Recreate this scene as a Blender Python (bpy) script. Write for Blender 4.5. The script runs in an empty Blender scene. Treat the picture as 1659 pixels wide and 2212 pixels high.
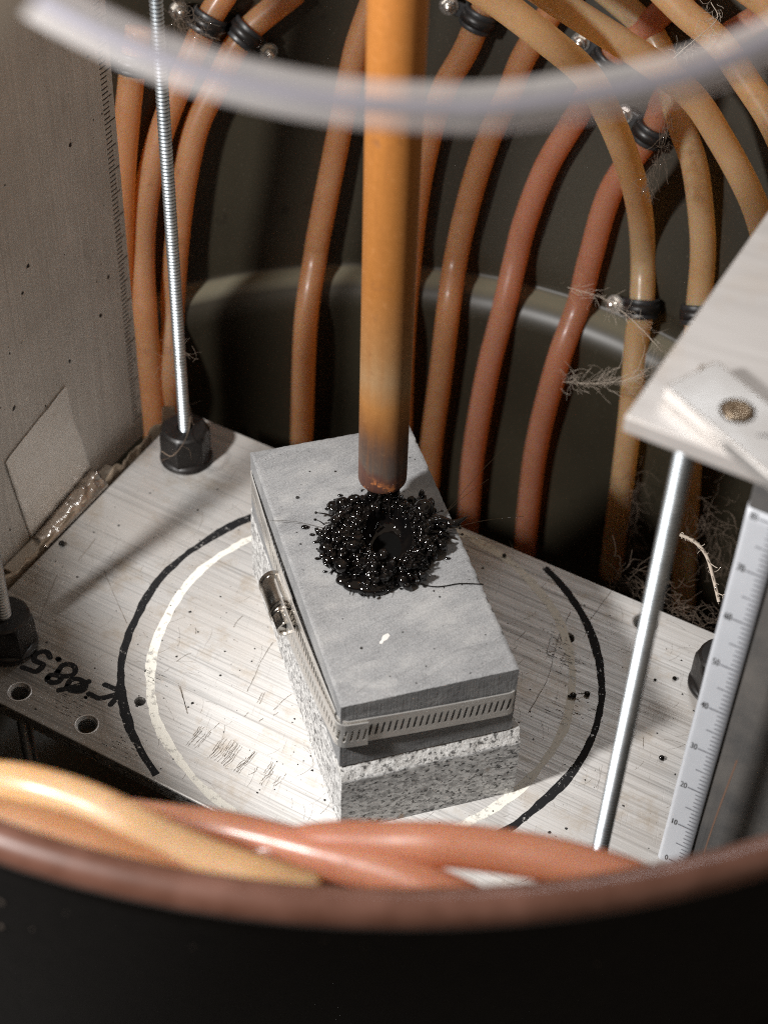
import bpy, bmesh, math, random
from mathutils import Vector, Matrix, noise
random.seed(7)
SC = bpy.context.scene
C = SC.collection
S = 0.01                      # everything below is written in centimetres and built in metres

# ------------------------------------------------------------------ camera
cam_d = bpy.data.cameras.new('camera'); cam = bpy.data.objects.new('camera', cam_d); C.objects.link(cam)
R0 = ((0.998949, 0.045836, 0.0), (0.032721, -0.713130, 0.700267), (0.032097, -0.699531, -0.713881))
cam.matrix_world = Matrix(((R0[0][0], -R0[0][1], -R0[0][2], 0.26365*S),
                           (R0[1][0], -R0[1][1], -R0[1][2], -20.0975*S),
                           (R0[2][0], -R0[2][1], -R0[2][2], 24.4455*S), (0, 0, 0, 1)))
cam_d.sensor_fit = 'VERTICAL'; cam_d.sensor_height = 36; cam_d.lens = 36*3781/2212
cam_d.clip_start = 0.005; cam_d.clip_end = 50
cam_d.dof.use_dof = True; cam_d.dof.focus_distance = 0.298; cam_d.dof.aperture_fstop = 20.0
cam_d.dof.aperture_blades = 8
SC.camera = cam

# ------------------------------------------------------------------ light and exposure
W = bpy.data.worlds.new('World'); SC.world = W; W.use_nodes = True
W.node_tree.nodes['Background'].inputs[0].default_value = (1.0, 0.79, 0.60, 1)
W.node_tree.nodes['Background'].inputs[1].default_value = 0.27
def lamp(name, loc, target, size, power, col):
    d = bpy.data.lights.new(name, 'AREA'); d.shape = 'DISK'; d.size = size*S; d.energy = power; d.color = col
    o = bpy.data.objects.new(name, d); C.objects.link(o)
    o.location = Vector(loc)*S
    o.rotation_euler = (Vector(target)-Vector(loc)).to_track_quat('-Z', 'Y').to_euler()
    return o
lamp('key_lamp', (-16.2, -12.2, 22.3), (0.5, 0.5, 1), 2.2, 1.55, (1.0, 0.985, 0.97))
lamp('room_lamp', (9, 22, 45), (0, 0, 0), 5, 0.22, (0.88, 0.94, 1.0))
SC.view_settings.view_transform = 'Standard'; SC.view_settings.look = 'None'
SC.view_settings.exposure = 0.0; SC.view_settings.gamma = 1.0
SC.cycles.use_denoising = False; SC.cycles.filter_width = 1.1
SC.cycles.max_bounces = 10; SC.cycles.transparent_max_bounces = 16
SC.cycles.sample_clamp_indirect = 6.0

# ------------------------------------------------------------------ mesh helpers
class MB:
    def __init__(self): self.v = []; self.f = []
    def add(self, vs, fs):
        o = len(self.v); self.v += [tuple(p) for p in vs]; self.f += [tuple(i+o for i in f) for f in fs]; return self
    def box(self, c, h, ax=None):
        c = Vector(c); ax = ax or (Vector((1,0,0)), Vector((0,1,0)), Vector((0,0,1)))
        vs = [c+ax[0]*h[0]*x+ax[1]*h[1]*y+ax[2]*h[2]*z for z in (-1,1) for y in (-1,1) for x in (-1,1)]
        return self.add(vs, [(0,2,3,1),(4,5,7,6),(0,1,5,4),(2,6,7,3),(0,4,6,2),(1,3,7,5)])
    def tube(self, pts, r, seg=12, sub=6, cap=True):
        p = spline(pts, sub) if sub > 1 else [Vector(q) for q in pts]
        n = len(p); rr = (lambda i: r) if not callable(r) else (lambda i: r(i/(n-1)))
        t0 = (p[1]-p[0]).normalized()
        nrm = t0.orthogonal().normalized(); vs = []; fs = []
        for i in range(n):
            t = (p[min(i+1,n-1)]-p[max(i-1,0)]).normalized()
            nrm = (nrm-t*nrm.dot(t)).normalized(); b = t.cross(nrm)
            for k in range(seg):
                a = 2*math.pi*k/seg
                vs.append(p[i]+(nrm*math.cos(a)+b*math.sin(a))*rr(i))
        for i in range(n-1):
            for k in range(seg):
                k2 = (k+1) % seg
                fs.append((i*seg+k, i*seg+k2, (i+1)*seg+k2, (i+1)*seg+k))
        if cap: fs.append(tuple(range(seg))[::-1]); fs.append(tuple((n-1)*seg+k for k in range(seg)))
        return self.add(vs, fs)
    def lathe(self, prof, base=(0,0,0), axis=(0,0,1), seg=32, cap=False, start=0.0):
        base = Vector(base); ax = Vector(axis).normalized(); x = ax.orthogonal().normalized()
        if abs(ax.z) > 0.999: x = Vector((1,0,0))
        y = ax.cross(x); vs = []; fs = []; n = len(prof)
        for r, h in prof:
            for k in range(seg):
                a = start+2*math.pi*k/seg
                vs.append(base+ax*h+(x*math.cos(a)+y*math.sin(a))*r)
        for i in range(n-1):
            for k in range(seg):
                k2 = (k+1) % seg
                fs.append((i*seg+k, i*seg+k2, (i+1)*seg+k2, (i+1)*seg+k))
        if cap: fs.append(tuple(range(seg))[::-1]); fs.append(tuple((n-1)*seg+k for k in range(seg)))
        return self.add(vs, fs)
    def ribbon(self, pts, w, z, wf=None):
        """flat stroke of width w along 2-D points lying at height z"""
        p = [Vector((a[0], a[1], 0)) for a in pts]; vs = []; fs = []; n = len(p)
        for i in range(n):
            t = (p[min(i+1,n-1)]-p[max(i-1,0)])
            t = t.normalized() if t.length > 1e-6 else Vector((1,0,0))
            s = Vector((-t.y, t.x, 0)); ww = (wf(i/(n-1)) if wf else w)/2
            a = p[i]+s*ww; b = p[i]-s*ww
            vs += [(a.x,a.y,z),(b.x,b.y,z)]
        for i in range(n-1): fs.append((2*i,2*i+1,2*i+3,2*i+2))
        return self.add(vs, fs)
    def disc(self, c, r, n=10, jag=0.0):
        vs = [(c[0]+r*(1+jag*random.uniform(-1,1))*math.cos(2*math.pi*k/n), c[1]+r*(1+jag*random.uniform(-1,1))*math.sin(2*math.pi*k/n), c[2]) for k in range(n)]
        return self.add(vs, [tuple(range(n))])

def spline(pts, sub):
    p = [Vector(q) for q in pts]
    if len(p) < 3: return [p[0].lerp(p[-1], i/sub) for i in range(sub+1)]
    q = [p[0]*2-p[1]]+p+[p[-1]*2-p[-2]]; out = []
    for i in range(1, len(q)-2):
        a, b, c, d = q[i-1:i+3]
        for k in range(sub):
            t = k/sub
            out.append(0.5*((2*b)+(c-a)*t+(2*a-5*b+4*c-d)*t*t+(3*b-a-3*c+d)*t**3))
    out.append(p[-1]); return out

def obj(name, mb, mat, parent=None, origin=(0,0,0), smooth=True, kind=None, auto=None):
    """link one mesh; vertices are world centimetres, origin is the thing's base in centimetres"""
    if parent is not None: origin = parent['_o']
    me = bpy.data.meshes.new(name); o0 = Vector(origin)
    me.from_pydata([(Vector(v)-o0)*S for v in mb.v], [], mb.f)
    if smooth:
        me.polygons.foreach_set('use_smooth', [True]*len(me.polygons))
        if auto is not None: me.set_sharp_from_angle(angle=math.radians(auto))
    me.materials.append(mat); me.update()
    o = bpy.data.objects.new(name, me); C.objects.link(o); o['_o'] = list(origin)
    if parent is not None: o.parent = parent
    else: o.location = o0*S
    if kind: o['kind'] = kind
    return o
def empty(name, origin):
    o = bpy.data.objects.new(name, None); C.objects.link(o); o.location = Vector(origin)*S; o['_o'] = list(origin)
    o.empty_display_size = 0.01
    return o
def tag(o, label, cat, group=None):
    o['label'] = label; o['category'] = cat
    if group: o['group'] = group
    return o
def solid(o, t, off=0): 
    m = o.modifiers.new('thickness', 'SOLIDIFY'); m.thickness = t*S; m.offset = off
def bevel(o, w, seg=2):
    m = o.modifiers.new('edges', 'BEVEL'); m.width = w*S; m.segments = seg; m.limit_method = 'ANGLE'; m.angle_limit = math.radians(40)

# plate axes: e1 along the long side, e2 across; everything on the rig is laid out in (s, t, z)
E1 = Vector((0.887, -0.4617, 0)); E2 = Vector((0.4617, 0.887, 0)); EZ = Vector((0, 0, 1))
def st(s, t, z=0.0): return E1*s+E2*t+EZ*z
# stone axes
SU = Vector((0.948, 0.319, 0)); SV = Vector((-0.319, 0.948, 0)); S0 = Vector((-0.25, -3.48, 0))
def ab(a, b, z=0.0): return S0+SU*a+SV*b+EZ*z

# ------------------------------------------------------------------ materials
class NT:
    def __init__(self, name):
        self.m = bpy.data.materials.new(name); self.m.use_nodes = True; self.t = self.m.node_tree
        self.b = self.t.nodes['Principled BSDF']; self.out = self.t.nodes['Material Output']
        self._co = None
    def n(self, ty, **kw):
        nd = self.t.nodes.new(ty)
        for k, v in kw.items():
            if k in nd.inputs: nd.inputs[k].default_value = v
            else: setattr(nd, k, v)
        return nd
    def l(self, a, b): self.t.links.new(a, b)
    def co(self, scale=(1,1,1), rot=(0,0,0), loc=(0,0,0)):
        """object coordinates in centimetres, rotated then scaled"""
        if self._co is None: self._co = self.n('ShaderNodeTexCoord').outputs['Object']
        a = self.n('ShaderNodeMapping'); a.inputs['Rotation'].default_value = rot; a.inputs['Scale'].default_value = (100,100,100)
        b = self.n('ShaderNodeMapping'); b.inputs['Scale'].default_value = scale; b.inputs['Location'].default_value = loc
        self.l(self._co, a.inputs[0]); self.l(a.outputs[0], b.inputs[0]); return b.outputs[0]
    def noise(self, co, scale=1.0, detail=4.0, rough=0.55):
        n = self.n('ShaderNodeTexNoise'); n.inputs['Scale'].default_value = scale; n.inputs['Detail'].default_value = detail
        n.inputs['Roughness'].default_value = rough; self.l(co, n.inputs['Vector']); return n.outputs['Fac']
    def voro(self, co, scale=1.0, out='Distance'):
        n = self.n('ShaderNodeTexVoronoi'); n.inputs['Scale'].default_value = scale; self.l(co, n.inputs['Vector']); return n.outputs[out]
    def ramp(self, fac, stops, interp='LINEAR'):
        r = self.n('ShaderNodeValToRGB'); cr = r.color_ramp; cr.interpolation = interp
        while len(cr.elements) < len(stops): cr.elements.new(0.5)
        for e, (p, c) in zip(cr.elements, stops):
            e.position = p; e.color = (c, c, c, 1) if isinstance(c, (int, float)) else (*c, 1)
        self.l(fac, r.inputs[0]); return r.outputs[0]
    def mix(self, fac, a, b, mode='MIX'):
        m = self.n('ShaderNodeMix'); m.data_type = 'RGBA'; m.blend_type = mode
        for s, i in ((fac, 0), (a, 6), (b, 7)):
            if hasattr(s, 'links'): self.l(s, m.inputs[i])
            else: m.inputs[i].default_value = s if i == 0 else (*s, 1)
        return m.outputs[2]
    def math(self, op, a, b):
        m = self.n('ShaderNodeMath'); m.operation = op
        for s, i in ((a, 0), (b, 1)):
            if hasattr(s, 'links'): self.l(s, m.inputs[i])
            else: m.inputs[i].default_value = s
        return m.outputs[0]
    def bump(self, h, strength=0.3, dist=0.01, prev=None):
        b = self.n('ShaderNodeBump'); b.inputs['Strength'].default_value = strength; b.inputs['Distance'].default_value = dist*S
        self.l(h, b.inputs['Height'])
        if prev is not None: self.l(prev, b.inputs['Normal'])
        self.l(b.outputs[0], self.b.inputs['Normal']); return b.outputs[0]
    def set(self, **kw):
        for k, v in kw.items():
            k = k.replace('_', ' ')
            s = self.b.inputs[k]
            if hasattr(v, 'links'): self.l(v, s)
            else: s.default_value = (*v, 1) if isinstance(v, tuple) and len(v) == 3 and s.type == 'RGBA' else v
        return self

def m_plain(name, col, rough=0.5, metal=0.0, var=0.25, scale=3.0, **kw):
    k = NT(name); c = k.co()
    f = k.noise(c, scale, 5)
    k.set(Base_Color=k.mix(f, tuple(x*(1-var) for x in col), tuple(min(1,x*(1+var)) for x in col)), Metallic=metal,
          Roughness=k.ramp(k.noise(c, scale*2.3, 3), [(0.3, rough*0.8), (0.7, min(1, rough*1.2))]))
    for a, b in kw.items(): k.set(**{a: b})
    return k

ROT = (0, 0, math.radians(27.5))
def plate_metal(name, base, wear=True):
    k = NT(name)
    fine = k.noise(k.co((0.25, 24, 1), ROT), 1, 5, 0.7)
    mid = k.noise(k.co((0.08, 7, 1), ROT), 1, 4, 0.65)
    big = k.noise(k.co((1, 1, 1)), 0.55, 4)
    cross = k.noise(k.co((40, 1.2, 1), (0, 0, math.radians(12))), 1, 2, 0.5)
    lines = k.math('ADD', k.math('MULTIPLY', fine, 0.65), k.math('MULTIPLY', mid, 0.35))
    colr = k.ramp(lines, [(0.33, tuple(x*0.42 for x in base)), (0.5, base), (0.68, tuple(min(1, x*1.35) for x in base))])
    colr = k.mix(k.ramp(big, [(0.42, 0.0), (0.72, 0.35)]), colr, (0.46, 0.40, 0.34))
    sc = k.ramp(cross, [(0.655, 0.0), (0.70, 0.45)])
    patch = k.ramp(k.noise(k.co((1,1,1), loc=(3,1,0)), 0.8, 2), [(0.5, 0.0), (0.62, 1.0)])
    colr = k.mix(k.math('MULTIPLY', sc, patch), colr, (0.16, 0.14, 0.12))
    dirt = k.ramp(k.noise(k.co((1,1,1), loc=(7,2,0)), 9, 3, 0.7), [(0.70, 0.0), (0.76, 0.75)])
    colr = k.mix(dirt, colr, (0.14, 0.11, 0.08))
    stain = k.ramp(k.noise(k.co((1,1,1), loc=(1,5,0)), 1.2, 6, 0.72), [(0.52, 0.0), (0.70, 0.6)])
    colr = k.mix(stain, colr, (0.36, 0.29, 0.21))
    k.set(Base_Color=colr, Metallic=0.90, Roughness=k.ramp(lines, [(0.3, 0.62), (0.7, 0.46)]), Anisotropic=0.75)
    tv = k.n('ShaderNodeCombineXYZ'); tv.inputs[0].default_value = E2.x; tv.inputs[1].default_value = E2.y
    k.l(tv.outputs[0], k.b.inputs['Tangent'])
    k.bump(k.math('ADD', lines, k.math('MULTIPLY', sc, -0.3)), 0.45, 0.006)
    return k.m
M = {}
M['plate'] = plate_metal('brushed aluminium', (0.51, 0.497, 0.48))
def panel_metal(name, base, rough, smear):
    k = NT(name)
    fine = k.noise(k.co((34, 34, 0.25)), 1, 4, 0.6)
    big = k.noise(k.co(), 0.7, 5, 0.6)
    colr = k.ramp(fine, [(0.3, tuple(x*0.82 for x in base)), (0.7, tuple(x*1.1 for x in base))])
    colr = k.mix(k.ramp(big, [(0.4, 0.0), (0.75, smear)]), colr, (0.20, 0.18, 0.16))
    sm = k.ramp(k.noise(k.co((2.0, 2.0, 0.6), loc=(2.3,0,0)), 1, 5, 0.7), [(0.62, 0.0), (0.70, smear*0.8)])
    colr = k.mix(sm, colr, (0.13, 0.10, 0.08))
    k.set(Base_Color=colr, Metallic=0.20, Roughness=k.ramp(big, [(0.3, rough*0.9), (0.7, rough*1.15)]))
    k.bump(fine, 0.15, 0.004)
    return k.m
M['panel'] = panel_metal('grey sheet metal', (0.74, 0.71, 0.67), 0.6, 0.28)
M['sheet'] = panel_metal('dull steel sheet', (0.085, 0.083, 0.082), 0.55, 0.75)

k = m_plain('machined aluminium', (0.56, 0.54, 0.52), 0.42, 0.8, 0.04, 0.6); M['alu'] = k.m
k = NT('upper plate aluminium'); c = k.noise(k.co((0.5, 6, 1), (0,0,math.radians(20))), 1, 3, 0.5); b2 = k.noise(k.co(), 0.9, 4)
k.set(Base_Color=k.mix(k.ramp(b2, [(0.5, 0.0), (0.75, 0.55)]), k.ramp(c, [(0.3, (0.52,0.495,0.475)), (0.7, (0.60,0.575,0.555))]), (0.50,0.41,0.32)), Metallic=0.6, Roughness=0.5)
k.bump(c, 0.08, 0.01); M['upper'] = k.m

def hose(name, base, deep, glow):
    k = NT(name); f = k.noise(k.co(), 0.8, 5, 0.6); g = k.noise(k.co(), 13, 4, 0.7); d = k.noise(k.co(loc=(5,2,1)), 2.6, 6, 0.7)
    colr = k.mix(k.ramp(f, [(0.3, 0.0), (0.7, 1.0)]), deep, base)
    colr = k.mix(k.ramp(g, [(0.58, 0.0), (0.74, 0.28)]), colr, (0.74, 0.60, 0.46))
    colr = k.mix(k.ramp(d, [(0.56, 0.0), (0.74, 0.55)]), colr, tuple(x*0.5 for x in deep))
    k.set(Base_Color=colr, Roughness=k.ramp(d, [(0.3, 0.33), (0.7, 0.52)]), Subsurface_Weight=0.75, Subsurface_Radius=(1.0, 0.42, 0.14), Subsurface_Scale=0.0035, Transmission_Weight=0.40, IOR=1.41, Coat_Weight=0.15, Coat_Roughness=0.16)
    k.b.subsurface_method = 'RANDOM_WALK'
    k.bump(g, 0.05, 0.01)
    tl = k.n('ShaderNodeBsdfTranslucent'); mx = k.n('ShaderNodeMixShader'); mx.inputs[0].default_value = 0.42
    k.l(k.mix(0.75, colr, glow), tl.inputs[0]); k.l(k.b.outputs[0], mx.inputs[1]); k.l(tl.outputs[0], mx.inputs[2]); k.l(mx.outputs[0], k.out.inputs[0])
    return k.m
M['hose_amber'] = hose('amber silicone', (0.68, 0.52, 0.335), (0.60, 0.41, 0.225), (1.0, 0.60, 0.18))
M['hose_brown'] = hose('brown silicone', (0.53, 0.325, 0.18), (0.45, 0.24, 0.115), (1.0, 0.44, 0.08))
M['hose_pink'] = hose('pink silicone', (0.53, 0.295, 0.20), (0.45, 0.215, 0.13), (1.0, 0.40, 0.09))

k = NT('clear plastic tube'); tr = k.n('ShaderNodeBsdfTransparent'); mx = k.n('ShaderNodeMixShader')
lw = k.n('ShaderNodeLayerWeight'); lw.inputs['Blend'].default_value = 0.35
k.set(Base_Color=(0.68, 0.655, 0.64), Roughness=0.15)
tr.inputs[0].default_value = (0.93, 0.92, 0.95, 1)
k.l(k.ramp(lw.outputs['Facing'], [(0.0, 0.18), (0.45, 0.42), (1.0, 0.92)]), mx.inputs[0])
k.l(tr.outputs[0], mx.inputs[1]); k.l(k.b.outputs[0], mx.inputs[2]); k.l(mx.outputs[0], k.out.inputs[0]); M['clear'] = k.m
M['white'] = m_plain('white plastic', (0.80, 0.79, 0.77), 0.4, 0, 0.05).m

k = NT('black drum paint'); f = k.noise(k.co((1, 1, 0.6)), 0.35, 3, 0.5); g = k.noise(k.co(), 22, 3, 0.6); sp = k.noise(k.co(loc=(3,0,1)), 30, 2, 0.5)
colr = k.ramp(f, [(0.3, (0.015, 0.0122, 0.0075)), (0.7, (0.027, 0.0225, 0.0138))])
colr = k.mix(k.ramp(sp, [(0.70, 0.0), (0.74, 0.5)]), colr, (0.16, 0.14, 0.11))
rust = k.ramp(k.noise(k.co(loc=(0,6,2)), 1.6, 6, 0.7), [(0.62, 0.0), (0.74, 0.7)]); colr = k.mix(rust, colr, (0.006, 0.004, 0.003))
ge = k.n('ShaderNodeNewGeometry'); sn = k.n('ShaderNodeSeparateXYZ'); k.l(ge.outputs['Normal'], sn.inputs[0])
dust_lit = k.ramp(k.math('ABSOLUTE', sn.outputs[2], 0), [(0.74, 0.0), (0.99, 0.9)])  # dusty tone on upward faces; also paints in the shoulder's lit band
colr = k.mix(dust_lit, colr, (0.15, 0.136, 0.095))
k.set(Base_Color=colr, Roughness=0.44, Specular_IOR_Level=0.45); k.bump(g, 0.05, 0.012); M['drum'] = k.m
k = NT('outer drum paint'); g = k.noise(k.co(), 5, 4, 0.7)
k.set(Base_Color=k.ramp(g, [(0.35, (0.003, 0.0027, 0.0026)), (0.75, (0.008, 0.007, 0.0065))]), Roughness=0.7, Specular_IOR_Level=0.12); M['drum_out'] = k.m
k = NT('worn brown rim'); g = k.noise(k.co(), 1.6, 5, 0.65)
k.set(Base_Color=k.ramp(g, [(0.35, (0.058, 0.022, 0.013)), (0.7, (0.105, 0.048, 0.034))]), Roughness=0.34, Coat_Weight=0.4, Coat_Roughness=0.3); M['rim'] = k.m

k = NT('zinc thread'); f = k.noise(k.co(), 6, 4)
k.set(Base_Color=k.ramp(f, [(0.3, (0.36, 0.395, 0.42)), (0.7, (0.50, 0.535, 0.56))]), Metallic=1.0, Roughness=0.42); M['zinc'] = k.m
M['black_nut'] = m_plain('blackened steel', (0.011, 0.0095, 0.009), 0.42, 0.2, 0.5, 6.0).m
k = NT('hose clamp steel'); f = k.noise(k.co((1, 1, 8)), 2, 4)
k.set(Base_Color=k.ramp(f, [(0.3, (0.82, 0.79, 0.75)), (0.7, (0.95, 0.93, 0.89))]), Metallic=0.76, Roughness=0.23); M['clamp'] = k.m
k = NT('polished screw steel'); f = k.noise(k.co((8, 8, 1)), 2, 3)
k.set(Base_Color=k.ramp(f, [(0.3, (0.50, 0.47, 0.43)), (0.7, (0.62, 0.59, 0.55))]), Metallic=1.0, Roughness=0.2); M['polished'] = k.m
M['rubber'] = m_plain('black rubber', (0.016, 0.016, 0.017), 0.42, 0, 0.4, 5).m
M['screw'] = m_plain('bright screw steel', (0.72, 0.69, 0.65), 0.28, 1.0, 0.12, 8).m

# copper: patina follows the height along the tube (heat tint), object origin at its lower end
k = NT('heat tinted copper'); sep = k.n('ShaderNodeSeparateXYZ'); k.l(k.co(), sep.inputs[0])
wob = k.noise(k.co((1.6, 1.6, 0.5)), 1.0, 6, 0.65); sp = k.noise(k.co(), 9, 5, 0.7); strk = k.noise(k.co((11, 11, 0.5)), 1, 5, 0.65); spot = k.noise(k.co(loc=(3,3,0)), 2.4, 5, 0.7)
hh = k.math('ADD', k.math('MULTIPLY', sep.outputs[2], 0.1), k.math('MULTIPLY', k.math('SUBTRACT', wob, 0.5), 0.09))
colr = k.ramp(hh, [(0.0, (0.10, 0.045, 0.035)), (0.04, (0.13, 0.062, 0.048)), (0.055, (0.12, 0.095, 0.08)), (0.095, (0.125, 0.078, 0.058)), (0.135, (0.27, 0.115, 0.038)),
    (0.185, (0.44, 0.20, 0.06)), (0.235, (0.42, 0.255, 0.125)), (0.29, (0.40, 0.205, 0.08)), (0.42, (0.42, 0.17, 0.042)), (0.9, (0.50, 0.195, 0.045))])
colr = k.mix(k.ramp(strk, [(0.46, 0.0), (0.70, 0.35)]), colr, (0.34, 0.135, 0.04))
colr = k.mix(k.ramp(spot, [(0.60, 0.0), (0.72, 0.55)]), colr, (0.22, 0.10, 0.05))
colr = k.mix(k.ramp(sp, [(0.58, 0.0), (0.74, 0.25)]), colr, (0.50, 0.28, 0.12))
bare = k.math('MULTIPLY', k.ramp(hh, [(0.02, 1.0), (0.04, 0.0)]), k.ramp(k.noise(k.co(loc=(2,0,0)), 3.2, 5, 0.75), [(0.52, 0.0), (0.58, 1.0)]))
colr = k.mix(bare, colr, (0.75, 0.27, 0.09))
k.set(Base_Color=colr, Metallic=0.45, Specular_IOR_Level=0.35, Roughness=k.ramp(sp, [(0.3, 0.36), (0.7, 0.55)])); k.bump(sp, 0.16, 0.012); M['copper'] = k.m
k = NT('bare copper'); sp = k.noise(k.co(), 14, 4, 0.65)
k.set(Base_Color=k.ramp(sp, [(0.42, (0.10, 0.04, 0.025)), (0.6, (0.85, 0.34, 0.12))]), Metallic=0.8, Roughness=0.35); k.bump(sp, 0.5, 0.02); M['copper_raw'] = k.m

RS = (0, 0, -math.radians(18.6))
k = NT('grey basalt')
saw = k.noise(k.co((1.6, 60, 60), (0,0,-math.radians(38))), 1, 4, 0.65); saw2 = k.noise(k.co((1.2, 16, 16), (0,0,-math.radians(50))), 1, 3, 0.6)
b2 = k.noise(k.co((0.7, 1.3, 1), (0,0,-math.radians(30))), 1.1, 6, 0.62); g = k.noise(k.co(), 55, 3, 0.75); vv = k.noise(k.co((26, 26, 1.0)), 1, 4, 0.65)
colr = k.ramp(b2, [(0.36, (0.12, 0.123, 0.128)), (0.5, (0.215, 0.218, 0.222)), (0.64, (0.33, 0.327, 0.32))])
colr = k.mix(0.5, colr, k.ramp(g, [(0.32, 0.05), (0.68, 0.46)]))
colr = k.mix(0.13, colr, k.ramp(saw, [(0.35, 0.10), (0.65, 0.42)]))
colr = k.mix(k.ramp(saw2, [(0.66, 0.0), (0.76, 0.35)]), colr, (0.10, 0.10, 0.105))
sme = k.ramp(k.noise(k.co((0.9, 3.4, 3.4), (0,0,-math.radians(20)), (1,3,0)), 1, 5, 0.65), [(0.60, 0.0), (0.72, 0.55)])
colr = k.mix(sme, colr, (0.11, 0.11, 0.115))
lt = k.ramp(k.noise(k.co((1.2, 2.2, 1), (0,0,-math.radians(18)), (6,1,0)), 1, 5, 0.6), [(0.58, 0.0), (0.75, 0.45)])
colr = k.mix(lt, colr, (0.42, 0.415, 0.40))
k.set(Base_Color=colr, Roughness=0.66, Specular_IOR_Level=0.35); n1 = k.bump(g, 0.30, 0.010); n2 = k.bump(saw, 0.22, 0.008, n1); k.bump(vv, 0.5, 0.012, n2); M['basalt'] = k.m
k = NT('speckled granite'); q1 = k.voro(k.co((1, 1, 1.5)), 12, 'Color'); q2 = k.noise(k.co((11, 11, 15)), 1, 4, 0.72); q3 = k.noise(k.co((1, 1, 1.5), loc=(4,4,4)), 5.5, 4, 0.65); q4 = k.noise(k.co((20, 20, 34), loc=(9,0,0)), 1, 3, 0.7)
rgb = k.n('ShaderNodeSeparateColor'); k.l(q1, rgb.inputs[0])
colr = k.ramp(rgb.outputs[0], [(0.0, (0.36, 0.355, 0.35)), (0.3, (0.56, 0.555, 0.545)), (0.6, (0.70, 0.695, 0.68)), (1.0, (0.74, 0.735, 0.72))])
colr = k.mix(k.ramp(q3, [(0.50, 0.0), (0.62, 0.75)]), colr, (0.27, 0.265, 0.26))
colr = k.mix(k.ramp(q2, [(0.555, 0.0), (0.585, 0.95)]), colr, (0.035, 0.034, 0.034))
colr = k.mix(k.ramp(q4, [(0.63, 0.0), (0.66, 0.9)]), colr, (0.04, 0.04, 0.04))
rus = k.ramp(k.noise(k.co(loc=(1,8,2)), 2.2, 4), [(0.70, 0.0), (0.78, 0.6)]); colr = k.mix(rus, colr, (0.42, 0.25, 0.12))
k.set(Base_Color=colr, Roughness=0.45, Specular_IOR_Level=0.45); M['granite'] = k.m
k = NT('broken granite edge'); q2 = k.noise(k.co((11, 11, 11)), 1, 3, 0.7); q3 = k.noise(k.co(), 6, 5, 0.7)
colr = k.ramp(q3, [(0.3, (0.44, 0.425, 0.40)), (0.6, (0.62, 0.61, 0.59))]); colr = k.mix(k.ramp(q2, [(0.55, 0.0), (0.60, 0.9)]), colr, (0.07, 0.067, 0.064))
k.set(Base_Color=colr, Roughness=0.7); k.bump(q3, 0.8, 0.05); M['granite_broken'] = k.m

k = NT('black glassy slag'); f = k.noise(k.co(), 5, 4); g = k.noise(k.co(), 22, 3)
k.set(Base_Color=k.ramp(f, [(0.3, (0.0015, 0.0015, 0.0018)), (0.7, (0.005, 0.004, 0.0035))]), Roughness=k.ramp(g, [(0.35, 0.03), (0.75, 0.09)]), IOR=1.55); M['slag'] = k.m
k = NT('amber glass film'); k.set(Base_Color=(0.05, 0.032, 0.018), Roughness=0.04, IOR=1.5, Transmission_Weight=0.55); M['slag_amber'] = k.m

def worn(name, col, lo, hi, rough, scale=9.0, loc=(0,0,0)):
    k = NT(name); f = k.noise(k.co((1, 1, 1), ROT, loc), scale, 5, 0.75); g = k.noise(k.co((0.6, 7, 1), ROT, loc), 1, 4, 0.7); s = k.noise(k.co((1,1,1), ROT, loc), 0.45, 2)
    t = k.math('ADD', k.math('MULTIPLY', f, 0.6), k.math('ADD', k.math('MULTIPLY', g, 0.25), k.math('MULTIPLY', s, 0.15)))
    k.set(Base_Color=col, Roughness=rough, Specular_IOR_Level=0.2)
    tr = k.n('ShaderNodeBsdfTransparent'); mx = k.n('ShaderNodeMixShader')
    k.l(k.ramp(t, [(lo, 1.0), (hi, 0.0)]), mx.inputs[0]); k.l(tr.outputs[0], mx.inputs[1]); k.l(k.b.outputs[0], mx.inputs[2])
    k.l(mx.outputs[0], k.out.inputs[0]); return k.m
M['marker'] = worn('black marker ink', (0.012, 0.012, 0.013), 0.555, 0.60, 0.7, 14)
M['paint'] = worn('chipped cream paint', (0.78, 0.755, 0.68), 0.53, 0.60, 0.5, 8, (3,1,0))
M['ink'] = m_plain('black ink', (0.018, 0.017, 0.016), 0.5).m
M['scuff'] = worn('dark scuff', (0.17, 0.145, 0.12), 0.50, 0.58, 0.6, 16)
M['chip'] = m_plain('pale chipped stone', (0.62, 0.60, 0.57), 0.7).m
M['paper'] = m_plain('white ruler paper', (0.44, 0.455, 0.485), 0.45, 0, 0.05).m
M['tick'] = m_plain('grey ruler ink', (0.11, 0.11, 0.125), 0.5).m
k = NT('aluminium tape'); f = k.noise(k.co((1.2, 1.2, 2.2)), 1, 5, 0.6); g = k.noise(k.co(), 3.5, 3)
k.set(Base_Color=k.ramp(f, [(0.3, (0.88, 0.85, 0.80)), (0.7, (0.97, 0.95, 0.92))]), Metallic=0.15, Roughness=k.ramp(g, [(0.3, 0.30), (0.7, 0.45)])); k.bump(f, 0.5, 0.05); M['tape'] = k.m
M['foil'] = m_plain('brown grimy foil', (0.34, 0.27, 0.20), 0.45, 0.5, 0.4, 4).m
M['bar'] = m_plain('tan spacer metal', (0.44, 0.38, 0.31), 0.5, 0.5, 0.15, 2).m
M['lint'] = m_plain('tan lint', (0.15, 0.11, 0.08), 0.9, 0, 0.2).m
M['web'] = m_plain('pale web fibre', (0.46, 0.39, 0.32), 0.7, 0, 0.2).m
M['bench'] = m_plain('dark bench top', (0.05, 0.045, 0.04), 0.6).m

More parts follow.
